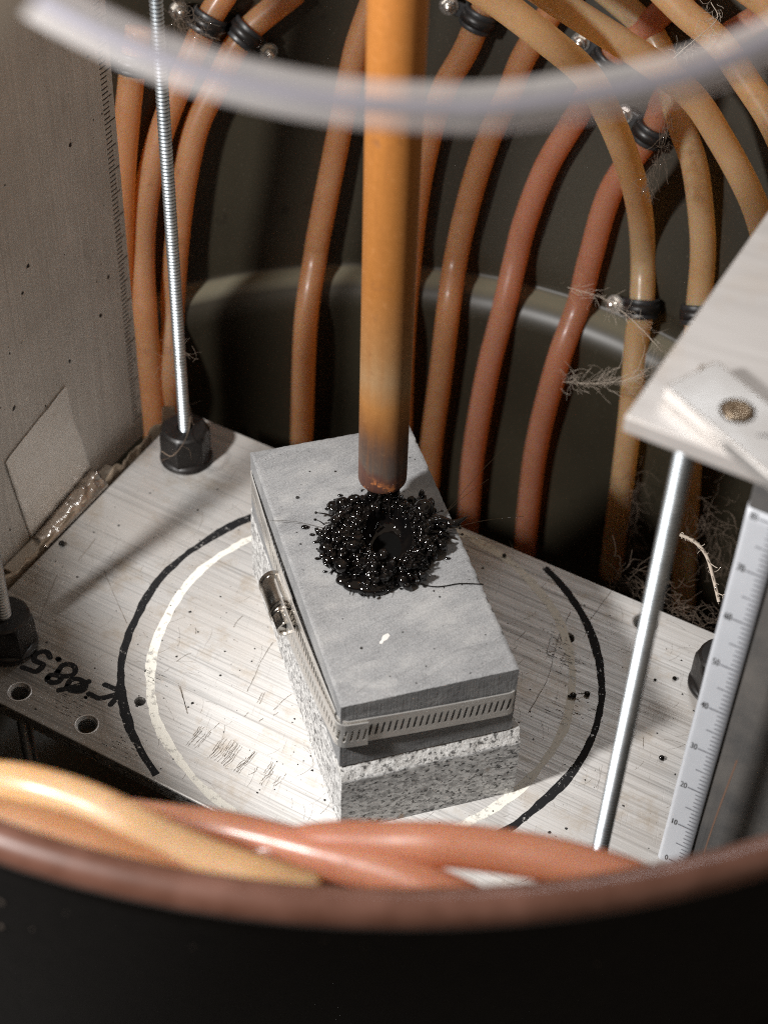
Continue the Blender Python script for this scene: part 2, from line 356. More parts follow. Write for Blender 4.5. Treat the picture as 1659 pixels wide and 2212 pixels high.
# points measured on the rig, centimetres in the plate's frame
DATA = {"h1":[[-4.779,9.413,7.1],[-4.935,9.135,6.217],[-5.115,8.743,4.851],[-5.237,8.306,3.394],[-5.329,7.818,1.781]],"h2":[[-3.176,10.184,7.521],[-3.509,9.973,7.038],[-3.839,9.714,6.377],[-4.11,9.479,5.792],[-4.48,9.103,4.859],[-4.745,8.717,3.799],[-4.869,8.337,2.588],[-4.81,7.726,1.278],[-4.728,7.363,-0.435],[-4.731,7.356,-1.774]],"h3":[[-1.877,10.505,7.409],[-2.839,10.12,6.66],[-3.375,9.768,5.754],[-3.784,9.443,4.94],[-4.047,9.081,3.805],[-4.205,8.733,2.678],[-4.311,8.337,1.425],[-4.352,7.603,0.155],[-4.455,7.543,-1.112]],"h4":[[-0.206,10.749,7.746],[-0.612,10.503,6.531],[-0.773,10.363,5.837],[-1.014,10.078,4.4],[-1.35,9.598,2.432],[-1.427,9.468,1.866],[-1.581,8.684,0.618],[-1.664,8.672,-2.537],[-1.686,8.663,-3.545]],"h5":[[2.097,10.563,7.77],[1.741,10.524,7.189],[1.439,10.404,6.339],[1.036,10.287,5.454],[0.777,10.078,4.22],[0.641,9.865,3.17],[0.561,9.571,1.84],[0.509,8.847,0.416],[0.561,8.843,-2.7]],"h6":[[3.377,10.294,8.076],[3.012,10.263,7.352],[2.567,10.194,6.37],[2.355,10.112,5.633],[2.018,9.995,4.618],[1.73,9.776,3.351],[1.528,9.507,2.005],[1.419,8.814,1.129],[1.357,8.763,-0.572],[1.263,8.777,-2.666],[1.25,8.775,-4.521]],"h7":[[5.362,9.45,8.31],[4.974,9.557,7.804],[4.656,9.619,7.317],[4.133,9.723,6.633],[3.683,9.667,5.459],[3.205,9.614,4.278],[2.889,9.44,3.079],[2.759,9.292,2.239],[2.572,8.766,1.235],[2.348,8.553,-0.369],[2.214,8.587,-2.786],[2.233,8.582,-4.647],[2.267,8.576,-5.821]],"h8":[[7.002,8.416,8.83],[6.151,8.833,7.805],[5.672,9.022,7.185],[5.272,9.103,6.418],[5.076,9.033,5.577],[4.49,9.06,4.178],[4.237,8.82,2.681],[4.108,8.62,1.628],[3.766,8.027,0.535],[3.561,8.122,-1.905],[3.556,8.123,-4.093],[3.634,8.092,-6.179]],"h9":[[0.83,5.752,10.58],[1.692,5.865,9.99],[2.59,5.883,9.307],[3.371,6.376,8.391],[3.874,6.803,7.408],[4.478,7.443,5.935],[4.98,8.329,4.283],[5.263,8.656,2.923],[5.312,8.041,2.043],[5.288,7.836,1.416],[5.304,7.088,-0.157],[5.401,7.016,-2.844],[5.469,6.959,-4.814]],"h10":[[1.818,7.686,9.676],[2.962,7.185,9.184],[3.883,6.997,8.719],[4.542,6.998,8.3],[5.378,7.028,7.629],[5.994,6.947,6.85],[6.588,6.788,5.993],[6.974,6.757,5.262],[7.338,6.524,4.333]],"h11":[[3.281,10.508,8.241],[4.185,10.038,7.78],[4.776,9.683,7.432],[5.105,9.32,7.076],[5.311,8.828,6.593],[5.514,8.398,6.171],[5.852,8.119,5.477],[6.151,7.985,4.366],[6.302,7.82,3.503],[6.333,7.364,2.472],[6.364,6.12,0.859],[6.678,5.762,-2.27],[6.899,5.489,-4.176]],"h12":[[4.245,8.69,9.26],[5.144,8.104,8.685],[5.783,7.745,8.332],[6.306,7.264,7.86],[6.789,6.781,7.387],[7.284,6.095,6.713]],"h13":[[5.47,8.789,9.356],[6.231,8.433,9.007],[6.656,8.213,8.791],[7.172,7.849,8.434]],"f1":[[-4.488,-8.787,8.225],[-4.135,-8.864,8.429],[-3.786,-8.974,8.602],[-3.367,-9.121,8.738],[-2.827,-9.327,8.816],[-2.295,-9.583,8.845],[-1.784,-9.797,8.774],[-1.28,-9.983,8.733],[-0.784,-10.135,8.723],[-0.271,-10.239,8.622]],"f2":[[-4.256,-9.502,8.784],[-3.641,-9.61,8.819],[-2.883,-9.764,8.807],[-2.128,-9.986,8.729],[-1.539,-10.105,8.613],[-1.048,-10.21,8.51]],"f3":[[-2.983,-8.382,7.221],[-2.13,-8.604,7.424],[-1.309,-8.767,7.544],[-0.228,-9.2,7.819],[0.448,-9.473,7.972],[0.956,-9.693,8.037],[1.411,-9.876,7.998]],"f4":[[-0.968,-9.057,7.54],[-0.237,-9.041,7.836],[0.435,-9.132,8.026],[0.991,-9.234,8.207],[1.444,-9.305,8.277],[2.185,-9.475,8.39],[2.915,-9.704,8.446],[3.351,-9.868,8.425]],"clear":[[-3.354,-6.784,17.193],[-2.882,-6.966,17.015],[-2.43,-7.124,16.86],[-1.843,-7.297,16.691],[-1.357,-7.399,16.591],[-0.776,-7.481,16.51],[-0.312,-7.523,16.468],[0.111,-7.542,16.45],[0.61,-7.542,16.45],[1.07,-7.522,16.47],[1.831,-7.423,16.567],[2.4,-7.322,16.666],[2.891,-7.196,16.789],[3.417,-7.015,16.967]],"white":[[-2.854,-10.53,18.422],[-2.623,-10.242,18.705],[-2.449,-10.038,18.904],[-2.26,-9.804,19.134]],"glyph":{"five":[[[-5.595,-0.155],[-5.665,-0.044],[-5.756,-0.029],[-5.856,-0.099],[-5.871,-0.229],[-5.768,-0.289],[-5.689,-0.333],[-5.732,-0.436],[-5.799,-0.497],[-5.916,-0.461],[-6.046,-0.412]]],"dot":[[[-5.448,-0.178],[-5.431,-0.2]]],"eight":[[[-5.405,-0.474],[-5.341,-0.321],[-5.211,-0.297],[-5.115,-0.371],[-5.109,-0.499],[-5.213,-0.564],[-5.345,-0.567],[-5.417,-0.508],[-5.405,-0.474]],[[-5.561,-0.624],[-5.519,-0.557],[-5.402,-0.559],[-5.32,-0.61],[-5.367,-0.703],[-5.473,-0.726],[-5.562,-0.667],[-5.561,-0.624]]],"slashed_o":[[[-5.187,-0.799],[-5.153,-0.663],[-5.028,-0.616],[-4.888,-0.698],[-4.872,-0.831],[-4.964,-0.893],[-5.096,-0.884],[-5.187,-0.799]],[[-5.315,-0.891],[-5.066,-0.798],[-4.827,-0.666]],[[-5.115,-0.837],[-4.93,-0.826]]],"letter_k":[[[-4.528,-0.719],[-4.364,-0.793],[-4.196,-0.867]],[[-4.202,-0.854],[-4.29,-1.012],[-4.368,-1.155]],[[-4.231,-0.883],[-4.384,-0.962],[-4.571,-1.028],[-4.675,-0.993],[-4.781,-0.938]]],"point":[[[-4.828,-1.018],[-4.818,-1.029]]]},"chatter":[[[-2.749,-1.524],[-2.8,-1.638],[-2.826,-1.689],[-2.896,-1.803],[-2.996,-1.967]],[[-2.712,-1.532],[-2.764,-1.646],[-2.79,-1.697],[-2.86,-1.811],[-2.96,-1.975]],[[-2.684,-1.54],[-2.735,-1.654],[-2.761,-1.705],[-2.832,-1.819],[-2.931,-1.983]],[[-2.596,-1.565],[-2.648,-1.679],[-2.674,-1.73],[-2.744,-1.844],[-2.844,-2.007]],[[-2.525,-1.586],[-2.576,-1.699],[-2.603,-1.75],[-2.673,-1.864],[-2.774,-2.028]],[[-2.351,-1.748],[-2.416,-1.886],[-2.44,-1.936],[-2.479,-2.035],[-2.599,-2.198]],[[-2.314,-1.758],[-2.38,-1.896],[-2.404,-1.946],[-2.443,-2.045],[-2.563,-2.208]],[[-2.29,-1.764],[-2.355,-1.902],[-2.38,-1.952],[-2.419,-2.051],[-2.539,-2.214]],[[-2.229,-1.79],[-2.294,-1.928],[-2.319,-1.978],[-2.358,-2.077],[-2.478,-2.24]],[[-2.166,-1.823],[-2.232,-1.961],[-2.257,-2.01],[-2.296,-2.109],[-2.416,-2.272]],[[-2.125,-1.845],[-2.191,-1.982],[-2.215,-2.032],[-2.255,-2.131],[-2.375,-2.294]],[[-2.094,-1.86],[-2.16,-1.998],[-2.185,-2.047],[-2.224,-2.146],[-2.345,-2.309]],[[-2.063,-1.883],[-2.128,-2.02],[-2.153,-2.07],[-2.193,-2.168],[-2.313,-2.331]],[[-2.02,-1.919],[-2.086,-2.056],[-2.111,-2.106],[-2.15,-2.204],[-2.271,-2.366]],[[-1.816,-2.01],[-1.901,-2.159],[-1.925,-2.22],[-2.022,-2.333],[-2.087,-2.468]],[[-1.788,-2.02],[-1.873,-2.169],[-1.897,-2.231],[-1.993,-2.344],[-2.059,-2.478]],[[-1.756,-2.03],[-1.841,-2.18],[-1.865,-2.241],[-1.962,-2.354],[-2.027,-2.488]],[[-1.467,-2.219],[-1.506,-2.34],[-1.541,-2.39],[-1.582,-2.487]],[[-1.427,-2.231],[-1.466,-2.352],[-1.501,-2.402],[-1.542,-2.499]],[[-1.366,-2.261],[-1.452,-2.408],[-1.485,-2.481],[-1.574,-2.581],[-1.632,-2.701]],[[-1.33,-2.278],[-1.416,-2.425],[-1.449,-2.498],[-1.538,-2.597],[-1.596,-2.718]],[[-1.204,-2.359],[-1.289,-2.518],[-1.331,-2.602],[-1.411,-2.689],[-1.47,-2.797]],[[-1.144,-2.379],[-1.229,-2.538],[-1.271,-2.623],[-1.352,-2.709],[-1.411,-2.817]]],"scratch":[[[-1.633,0.443],[-1.721,0.249],[-1.838,-0.077],[-1.898,-0.343],[-2.007,-0.725]],[[-3.086,0.101],[-3.201,0.028],[-3.328,-0.113]],[[-3.251,-0.605],[-3.167,-0.805],[-3.094,-1.005],[-2.994,-1.277]],[[-2.245,1.036],[-2.336,0.892],[-2.386,0.751]],[[-3.084,0.695],[-3.06,0.629],[-3.062,0.547]],[[-1.22,-0.73],[-1.368,-0.905],[-1.513,-1.116]],[[-1.694,-0.732],[-1.763,-0.991]],[[-1.734,-0.735],[-1.815,-0.969]],[[-2.43,-1.444],[-2.516,-1.573]],[[-1.69,-2.35],[-1.721,-2.447],[-1.83,-2.524]],[[-1.43,-1.161],[-1.504,-1.228]],[[-1.678,-1.301],[-1.751,-1.38]],[[-1.946,-1.191],[-2.017,-1.295]],[[-0.41,-3.028],[-0.497,-3.171],[-0.569,-3.243]],[[3.814,1.512],[3.552,0.819],[3.377,0.044],[3.218,-0.391],[2.956,-0.926]],[[4.602,2.081],[4.22,1.422],[4.128,1.303]],[[4.972,-1.32],[4.946,-1.572]],[[3.426,0.868],[3.328,0.475]],[[3.499,0.54],[3.328,0.475]],[[2.961,0.979],[2.741,0.66]],[[-5.791,1.849],[-5.891,1.148],[-5.932,0.638]],[[-4.947,2.02],[-4.634,1.34],[-4.337,0.734]],[[-5.218,2.815],[-5.459,2.226]],[[-3.202,-0.661],[-3.011,-1.271]]],"smudge":[[3.582,0.49],[3.702,0.334],[3.653,0.168],[3.46,0.62],[3.824,-0.721],[3.305,1.084],[3.569,-0.942],[-3.8,-0.485],[-5.084,-1.237],[-5.181,-1.14],[-4.002,-2.03]],"bead":[[-5.826,2.6],[2.597,2.833],[3.767,-0.516],[4.021,-0.459],[5.243,-1.793],[5.616,-0.006],[5.262,-0.048],[5.262,-1.792]],"hole":[[-6.002,-0.96],[-4.719,-1.613],[-3.866,-1.054],[3.727,0.863],[5.18,1.322]],"rule":None,"tape":[[1.044,2.673],[-0.842,2.257],[-0.5,-0.058],[1.432,0.203],[1.351,0.984],[1.144,1.755]],"web":{"web_a":[[3.62,6.94,3.34],[4.21,6.84,3.24],[4.67,6.66,3.06],[5.02,6.02,3.14],[5.36,5.34,3.17]],"web_b":[[3.66,6.01,1.72],[4.16,6.0,1.72],[4.64,5.66,2.09],[5.02,5.39,2.52],[5.28,5.21,3.04]],"web_c":[[5.03,7.3,7.2],[5.11,7.41,6.6],[4.98,7.1,6.3],[4.87,6.85,6.06],[4.81,6.7,5.91]],"web_d":[[5.54,7.78,9.07],[5.66,7.58,8.87],[5.26,7.13,8.71],[4.98,7.1,8.4],[4.75,7.27,7.87]],"web_e":[[5.34,0.8,2.92],[5.6,0.72,2.84],[5.81,0.56,2.68],[5.95,0.28,2.41],[6.06,0.0,2.14]],"lint_a":[[4.81,3.0,-0.52],[5.18,2.88,-0.64],[5.58,2.37,-0.58],[6.06,1.94,-0.45],[6.47,1.69,-0.41]],"lint_b":[[5.65,6.66,-1.14],[5.54,6.17,-1.62],[5.52,5.68,-2.1],[5.6,5.19,-2.58]],"lint_c":[[6.86,4.93,-0.03],[6.75,4.53,-0.42],[7.05,4.14,-0.8],[7.31,3.76,-1.18]],"rod_a":[[-3.79,5.22,3.34],[-3.65,5.07,3.19],[-3.67,4.89,3.01],[-3.8,4.7,2.82],[-3.91,4.69,2.82]],"rod_b":[[-3.68,5.35,1.37],[-3.61,5.2,1.21],[-3.63,4.94,0.95],[-3.65,4.23,1.24],[-3.82,3.92,1.22],[-4.05,4.12,1.14]],"top_a":[[-4.14,9.67,7.42],[-3.95,9.49,7.24],[-3.72,9.31,7.07],[-3.49,9.19,6.95]]},"clip":{}}

# ------------------------------------------------------------------ drum and bench (setting)
b = MB(); b.add([(-60,-60,-6.75),(60,-60,-6.75),(60,60,-6.75),(-60,60,-6.75)], [(0,1,2,3)])
o = obj('workbench', b, M['bench'], origin=(0,0,-6.75)); o['kind'] = 'structure'
DC = (0.1, 0.3)
drum = empty('steel_drum', (DC[0], DC[1], -6.7))
tag(drum, 'round black steel drum with rolled brown rim enclosing the whole rig', 'drum')
inner = [(0.01, -6.3), (8.2, -6.3), (8.75, -5.9), (8.85, -5.2), (8.85, -1), *[(9.42-0.57*math.cos(q*math.pi/28), 0.75+0.63*math.sin(q*math.pi/28)) for q in range(1, 15)], (9.57, 1.42), (9.595, 1.47), (9.605, 1.55), (9.62, 1.7), (9.66, 2.0)]
inner += [(9.6+(z-1.5)*0.184, z) for z in (3, 4.5, 6, 7.5, 9.0, 9.35)]
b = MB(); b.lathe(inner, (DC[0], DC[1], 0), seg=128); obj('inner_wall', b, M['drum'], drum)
b = MB(); b.lathe([(9.05, -6.7), (9.1, -1), (9.25, 0.8), (9.8, 1.6), (11.22, 9.3)], (DC[0], DC[1], 0), seg=128); obj('outer_wall', b, M['drum_out'], drum)
b = MB(); rs = random.Random(3)
for i in range(9):      # flecks of dust and paint on the near outside
    a = math.radians(rs.choice((rs.uniform(-116, -104), rs.uniform(-112, -70)))); z = rs.uniform(6.6, 8.9); r = 9.8+(z-1.6)*1.42/7.7+0.012; q = 0.012+0.03*rs.random()**2
    c_ = Vector((DC[0]+r*math.cos(a), DC[1]+r*math.sin(a), z)); tx = Vector((-math.sin(a), math.cos(a), 0))
    b.add([c_+tx*q*math.cos(w)*rs.uniform(.6, 1.3)+EZ*q*math.sin(w)*rs.uniform(.6, 1.3) for w in [2*math.pi*n_/7 for n_ in range(7)]], [tuple(range(7))])
obj('dust_flecks', b, m_plain('pale dust', (0.07, 0.052, 0.04), 0.8).m, drum, smooth=False)['kind'] = 'stuff'
b = MB(); b.lathe([(11.13+0.21*math.cos(a), 9.42+0.21*math.sin(a)) for a in [2*math.pi*i/16 for i in range(17)]], (DC[0], DC[1], 0), seg=128); obj('rolled_rim', b, M['rim'], drum)

# ------------------------------------------------------------------ base plate
TH = 0.32
b = MB(); b.box(st(0, 0, -TH/2), (6.55, 4.0, TH/2), (E1, E2, EZ))
plate = obj('base_plate', b, M['plate'], smooth=False)
tag(plate, 'brushed aluminium base plate with drawn black and white circles under the stones', 'plate')
HR = (0.155, 0.155, 0.085, 0.11, 0.17); cut = []
cb = MB()
for (x, y), r in zip(DATA['hole'], HR): cb.lathe([(r*1.22, 0.2), (r*1.22, 0.0), (r, -0.05), (r, -1)], (x, y, 0), seg=28, cap=True)
for s_, t_ in ((-5.7, 2.85), (-5.7, -2.85), (5.7, 2.85), (5.7, -2.85)): cb.lathe([(0.165, 0.5), (0.165, -1)], st(s_, t_, 0), seg=24, cap=True)
cutter = obj('cutter', cb, M['plate'], smooth=False)
bm = bmesh.new(); bm.from_mesh(cutter.data); bmesh.ops.recalc_face_normals(bm, faces=bm.faces); bm.to_mesh(cutter.data); bm.free()
bv = plate.modifiers.new('bev', 'BEVEL'); bv.width = 0.03*S; bv.segments = 2; bv.limit_method = 'ANGLE'
bo = plate.modifiers.new('holes', 'BOOLEAN'); bo.operation = 'DIFFERENCE'; bo.object = cutter; bo.solver = 'EXACT'
dg = bpy.context.evaluated_depsgraph_get(); dg.update()
nm = bpy.data.meshes.new_from_object(plate.evaluated_get(dg)); plate.modifiers.clear(); plate.data = nm
bpy.data.objects.remove(cutter)
def thread_rings(c, r, z0, z1, pitch, amp, inward=False, seg=20):
    prof = []; z = z0; sgn = -1 if inward else 1
    while z < z1:
        prof += [(r-sgn*amp, z), (r-sgn*amp, z+pitch*0.12), (r, z+pitch*0.47), (r, z+pitch*0.56), (r-sgn*amp, z+pitch*0.91)]; z += pitch
    return prof
for i in (0, 1, 4):
    x, y = DATA['hole'][i]; b = MB(); b.lathe(thread_rings(0, HR[i]-0.004, -0.30, -0.06, 0.06, 0.022, True), (x, y, 0), seg=28)
    obj('thread_insert', b, M['zinc'], plate)
    b = MB(); b.lathe([(HR[i]*1.24, 0.004), (HR[i]*1.32, 0.012), (HR[i]*1.42, 0.004)], (x, y, 0), seg=28); obj('burr_ring', b, M['alu'], plate)

def ring_marks(rad, width, wob, seedv, z, gaps=()):
    b = MB(); n = 220; vs = []; fs = []
    def inside(p): return abs(Vector((p[0], p[1], 0)).dot(E2)) < 3.965
    for i in range(n+1):
        a = 2*math.pi*i/n
        q = Vector((math.cos(a)*2.2+seedv, math.sin(a)*2.2, seedv))
        r = rad(a)+wob*noise.noise(q*1.3); w1 = width*(1+0.45*noise.noise(q*2.1+Vector((5,0,0)))); j = 0.16*width
        for sg in (1, -1):
            e = sg*(w1/2)+j*noise.noise(q*14+Vector((sg*9, 0, 0)))
            vs.append(((r+e)*math.cos(a), (r+e)*math.sin(a), z))
    for i in range(n):
        if all(inside(vs[q]) for q in (2*i, 2*i+1, 2*i+2, 2*i+3)): fs.append((2*i, 2*i+1, 2*i+3, 2*i+2))
    b.add(vs, fs); return b
obj('black_ring', ring_marks(lambda a: 4.25+0.03*math.cos(2*a), 0.145, 0.06, 1.7, 0.0030), M['marker'], plate)['label'] = 'hand drawn black marker circle'
obj('white_ring', ring_marks(lambda a: 3.80-0.03*math.cos(2*a+1), 0.16, 0.07, 6.1, 0.0024), M['paint'], plate)['label'] = 'chipped cream paint circle inside the black one'
NAMES = {'five': 'digit_five', 'dot': 'decimal_dot', 'eight': 'digit_eight', 'slashed_o': 'slashed_circle', 'letter_k': 'letter_k', 'point': 'full_stop'}
for kx, key in enumerate(DATA['glyph']):
    b = MB()
    for j, s_ in enumerate(DATA['glyph'][key]):
        p = spline([(q[0], q[1], 0) for q in s_], 5); w = 0.105 if key not in ('point',) else 0.06
        if key == 'slashed_o' and j == 2: w = 0.16
        z = 0.0032+0.0005*j
        b.ribbon(p, w, z, lambda u, w=w: w*(1+0.18*noise.noise(Vector((u*5, kx, j)))))
        for e in (p[0], p[-1]): b.disc((e.x, e.y, z+0.0002), w/2*1.03, 12, 0.05)
    obj(NAMES[key], b, M['marker'], plate)
def jitter(p, amp): return [(q.x+random.uniform(-amp, amp), q.y+random.uniform(-amp, amp)) for q in p]
b = MB()
for s_ in DATA['chatter']:
    p = spline([(q[0], q[1], 0) for q in s_], 4); cut_ = random.randint(0, 5); b.ribbon(jitter(p[cut_:len(p)-random.randint(0, 5)], 0.010), 0.012, 0.0020, lambda u: 0.004+0.012*random.random())
    if random.random() < 0.6:
        d = random.uniform(0.025, 0.05); b.ribbon([(x+d, y-d*0.3) for x, y in jitter(p, 0.006)], 0.008, 0.0020, lambda u: 0.005+0.006*random.random())
obj('chatter_marks', b, M['scuff'], plate)['kind'] = 'stuff'
b = MB()
for s_ in DATA['scratch']:
    p = spline([(q[0], q[1], 0) for q in s_], 5); b.ribbon(jitter(p, 0.005), 0.012, 0.0019, lambda u: 0.006+0.012*random.random())
for i in range(260):
    s_, t_ = random.uniform(-6.3, 6.3), random.uniform(-3.8, 3.8); p = st(s_, t_); a = random.choice((0.3, 1.2, 2.0, 2.6))+random.uniform(-0.3, 0.3); L = random.uniform(0.08, 0.55)
    q = [p+Vector((math.cos(a+j*0.08), math.sin(a+j*0.08), 0))*L*j/4 for j in range(5)]
    b.ribbon([(w.x, w.y) for w in q], 0.006, 0.0017, lambda u: 0.002+0.005*random.random())
obj('scratches', b, M['scuff'], plate)['kind'] = 'stuff'
b = MB()
for x, y in DATA['smudge']:
    for i in range(14):
        p = Vector((x, y, 0))+E2*random.gauss(0, 0.16)+E1*random.gauss(0, 0.18); L = random.uniform(0.03, 0.16)
        b.ribbon([(p.x, p.y), tuple((p+E1*L*0.5)[:2]), tuple((p+E1*L)[:2])], 0.02, 0.0026, lambda u: 0.003+0.010*random.random())
for i in range(620):
    p = st(random.uniform(-6.4, 6.4), random.uniform(-3.9, 3.9)); r = 0.006+0.022*random.random()**4
    b.disc((p.x, p.y, 0.0036), r, 6, 0.4)
obj('dirt_specks', b, M['ink'], plate)['kind'] = 'stuff'

# ------------------------------------------------------------------ threaded rods and nuts
def rod(name, base, z0, z1, r, label, group):
    b = MB(); b.lathe(thread_rings(0, r, z0, z1, 0.074, 0.030), (base.x, base.y, 0), seg=24)
    o = obj(name, b, M['zinc'], origin=(base.x, base.y, z0), auto=28); return tag(o, label, 'rod', group)
GR = 'threaded rods carrying the rig'
rod('threaded_rod', st(-5.7, 2.85), -6.3, 16.0, 0.118, 'tall thin threaded zinc rod beside the ruled grey panel, lint on it', GR)
rod('threaded_rod', st(-5.7, -2.85), -6.3, 14.0, 0.138, 'threaded zinc rod at the left picture edge, above the handwriting', GR)
rod('threaded_rod', st(5.7, -2.85), -6.3, 10.62, 0.124, 'blurred bright threaded rod under the corner of the upper plate', GR)
def nut(p, label, rot):
    t = empty('hex_nut', (p.x, p.y, 0)); tag(t, label, 'nut', 'black nuts on the base plate corners')
    b = MB(); n = 6; pr = []
    # hexagon body cut by chamfer cones: build with 48 segments, radius = min(hex, cone)
    seg = 60; vs = []; fs = []
    def hexr(a): 
        a = (a-rot) % (math.pi/3)-math.pi/6; return 0.445/math.cos(a)
    lev = [(0.10, 0.53), (0.16, 0.53), (0.60, 0.53), (0.72, 0.50), (0.80, 0.45), (0.835, 0.40), (0.84, 0.30), (0.84, 0.155), (0.80, 0.140)]
    for z, cap in lev:
        for k_ in range(seg):
            a = 2*math.pi*k_/seg; r = min(hexr(a), cap); vs.append((p.x+r*math.cos(a), p.y+r*math.sin(a), z))
    for i in range(len(lev)-1):
        for k_ in range(seg):
            k2 = (k_+1) % seg; fs.append((i*seg+k_, i*seg+k2, (i+1)*seg+k2, (i+1)*seg+k_))
    b.add(vs, fs); obj('hex_body', b, M['black_nut'], t, auto=28)
    b = MB(); b.lathe([(0.16, 0.002), (0.50, 0.002), (0.525, 0.02), (0.53, 0.07), (0.515, 0.11), (0.45, 0.15), (0.2, 0.15)], (p.x, p.y, 0), seg=48); obj('flange', b, M['black_nut'], t)
nut(st(-5.7, 2.85), 'black hex nut on the thin rod beside the grey panel', 0.3)
nut(st(-5.7, -2.85), 'black hex nut cut by the left picture edge, above the handwriting', 0.1)
nut(st(5.7, 2.85), 'black hex nut half hidden behind the white ruler', 0.75)

# ------------------------------------------------------------------ left panel with graduations, tape, spacer
PS = -7.05
pan = empty('side_panel', st(PS, 1, -0.4)); tag(pan, 'upright grey sheet metal panel with ruled edge on the left', 'panel')
b = MB(); b.box(st(PS-0.06, (3.28-2.0)/2, 7.2), (0.06, (3.28+2.0)/2, 7.55), (E1, E2, EZ)); o = obj('sheet', b, M['panel'], pan, smooth=False); bevel(o, 0.02)
b = MB()
for i in range(140):
    z = 0.25+i*0.1; L = 0.30 if i % 10 == 0 else (0.26 if i % 5 == 0 else 0.17); t0 = 3.05
    b.box(st(PS+0.002, t0-0.10+L/2, z+random.uniform(-0.006, 0.006)), (0.002, L/2, 0.0105), (E1, E2, EZ))
obj('graduations', b, M['ink'], pan, smooth=False)['kind'] = 'stuff'
b = MB()
for i in range(90):
    t_, z_ = random.uniform(-1.9, 3.0), random.uniform(0, 11); r = 0.008+0.035*random.random()**5
    n_ = 7; vs = [st(PS+0.003, t_+r*(1+random.uniform(-.4,.4))*math.cos(2*math.pi*q/n_), z_+1.2*r*(1+random.uniform(-.4,.4))*math.sin(2*math.pi*q/n_)) for q in range(n_)]
    b.add(vs, [tuple(range(n_))])
obj('dirt_specks', b, M['ink'], pan, smooth=False)['kind'] = 'stuff'
# tape: flat diamond on the panel, crumpled skirt reaching the plate edge
tp = empty('tape_patch', st(-7.0, 0.3, 0)); tag(tp, 'silver aluminium tape patch stuck on the lower grey panel', 'tape')
T = DATA['tape']; b = MB(); top, lef, low, rfold, r1, r2 = [Vector((q[0], q[1])) for q in T]
N1, N2 = 30, 24; vs = []; fs = []
for j in range(N2+1):
    v = j/N2
    # left boundary: top -> left -> low ; right boundary: top -> r2 -> r1 -> rfold
    if v < 0.45: L = top.lerp(lef, v/0.45)
    else: L = lef.lerp(low, (v-0.45)/0.55)
    if v < 0.42: Rr = top.lerp(r2, v/0.42)
    elif v < 0.65: Rr = r2.lerp(r1, (v-0.42)/0.23)
    else: Rr = r1.lerp(rfold, (v-0.65)/0.35)
    for i in range(N1+1):
        p = L.lerp(Rr, i/N1); nz = 0.03*noise.noise(Vector((p.x*2.2, p.y*2.2, 3)))+0.022*noise.noise(Vector((p.x*6+p.y*5, p.y, 1)))
        vs.append(st(-7.022+abs(nz), p.x, p.y))
for j in range(N2):
    for i in range(N1): q = j*(N1+1)+i; fs.append((q, q+1, q+N1+2, q+N1+1))
b.add(vs, fs); o = obj('flat_patch', b, M['tape'], tp); solid(o, 0.008)
b = MB(); vs = []; fs = []; n1, n2 = 40, 14
for j in range(n2+1):
    v = j/n2
    for i in range(n1+1):
        u = i/n1; A = low.lerp(rfold, u); p0 = st(-7.015, A.x, A.y); p1 = st(-6.56, -0.60+u*1.98, 0.02)
        p = p0.lerp(p1, v)+EZ*0.10*math.sin(v*math.pi)
        cr = 0.10*math.sin(math.pi*min(1, v*1.1))*(noise.noise(Vector((u*9, v*3.5, 2)))+0.6*abs(noise.noise(Vector((u*17+v*9, v*6, 7)))))
        vs.append(p+Vector((0.3, -0.2, 0.6))*cr)
for j in range(n2):
    for i in range(n1): q = j*(n1+1)+i; fs.append((q, q+1, q+n1+2, q+n1+1))
b.add(vs, fs); k = NT('crumpled foil skirt'); f = k.noise(k.co(), 4, 4)
k.set(Base_Color=k.ramp(f, [(0.3, (0.42, 0.36, 0.31)), (0.7, (0.66, 0.60, 0.54))]), Metallic=0.9, Roughness=0.16); k.bump(f, 0.6, 0.05)
o = obj('crumpled_skirt', b, k.m, tp); solid(o, 0.006)
b = MB(); b.box(st(-6.82, 0.25, -0.23), (0.17, 1.65, 0.20), (E1, E2, EZ)); o = obj('spacer_bar', b, M['bar'], origin=st(-6.82, 0.25, -0.43), smooth=False); bevel(o, 0.02)
tag(o, 'tan metal spacer bar between grey panel and plate, under the tape', 'bar')
b = MB(); vs = []; fs = []; n1, n2 = 130, 5
for i in range(n1+1):
    t_ = -2.1+6.0*i/n1; w = noise.noise(Vector((t_*1.5, 0, 4))); amp = 0.10+0.16*max(0, (abs(t_-0.6)-1.2)/2)
    for j in range(n2+1):
        v = j/n2; zz = -0.30+v*(0.42+0.16*noise.noise(Vector((t_*2.6, 5, 0)))+0.04*noise.noise(Vector((t_*9, 5, 0))))
        vs.append(st(-6.60-amp*abs(w)*v-0.04*noise.noise(Vector((t_*7, v*2, 0)))-0.03*v, t_, zz))
for i in range(n1):
    for j in range(n2): q = i*(n2+1)+j; fs.append((q, q+1, q+n2+2, q+n2+1))
b.add(vs, fs); o = obj('foil_strip', b, M['foil'], origin=st(-6.6, 1, -0.3)); solid(o, 0.012); tag(o, 'crumpled brown foil strip along the left edge of the base plate', 'foil')

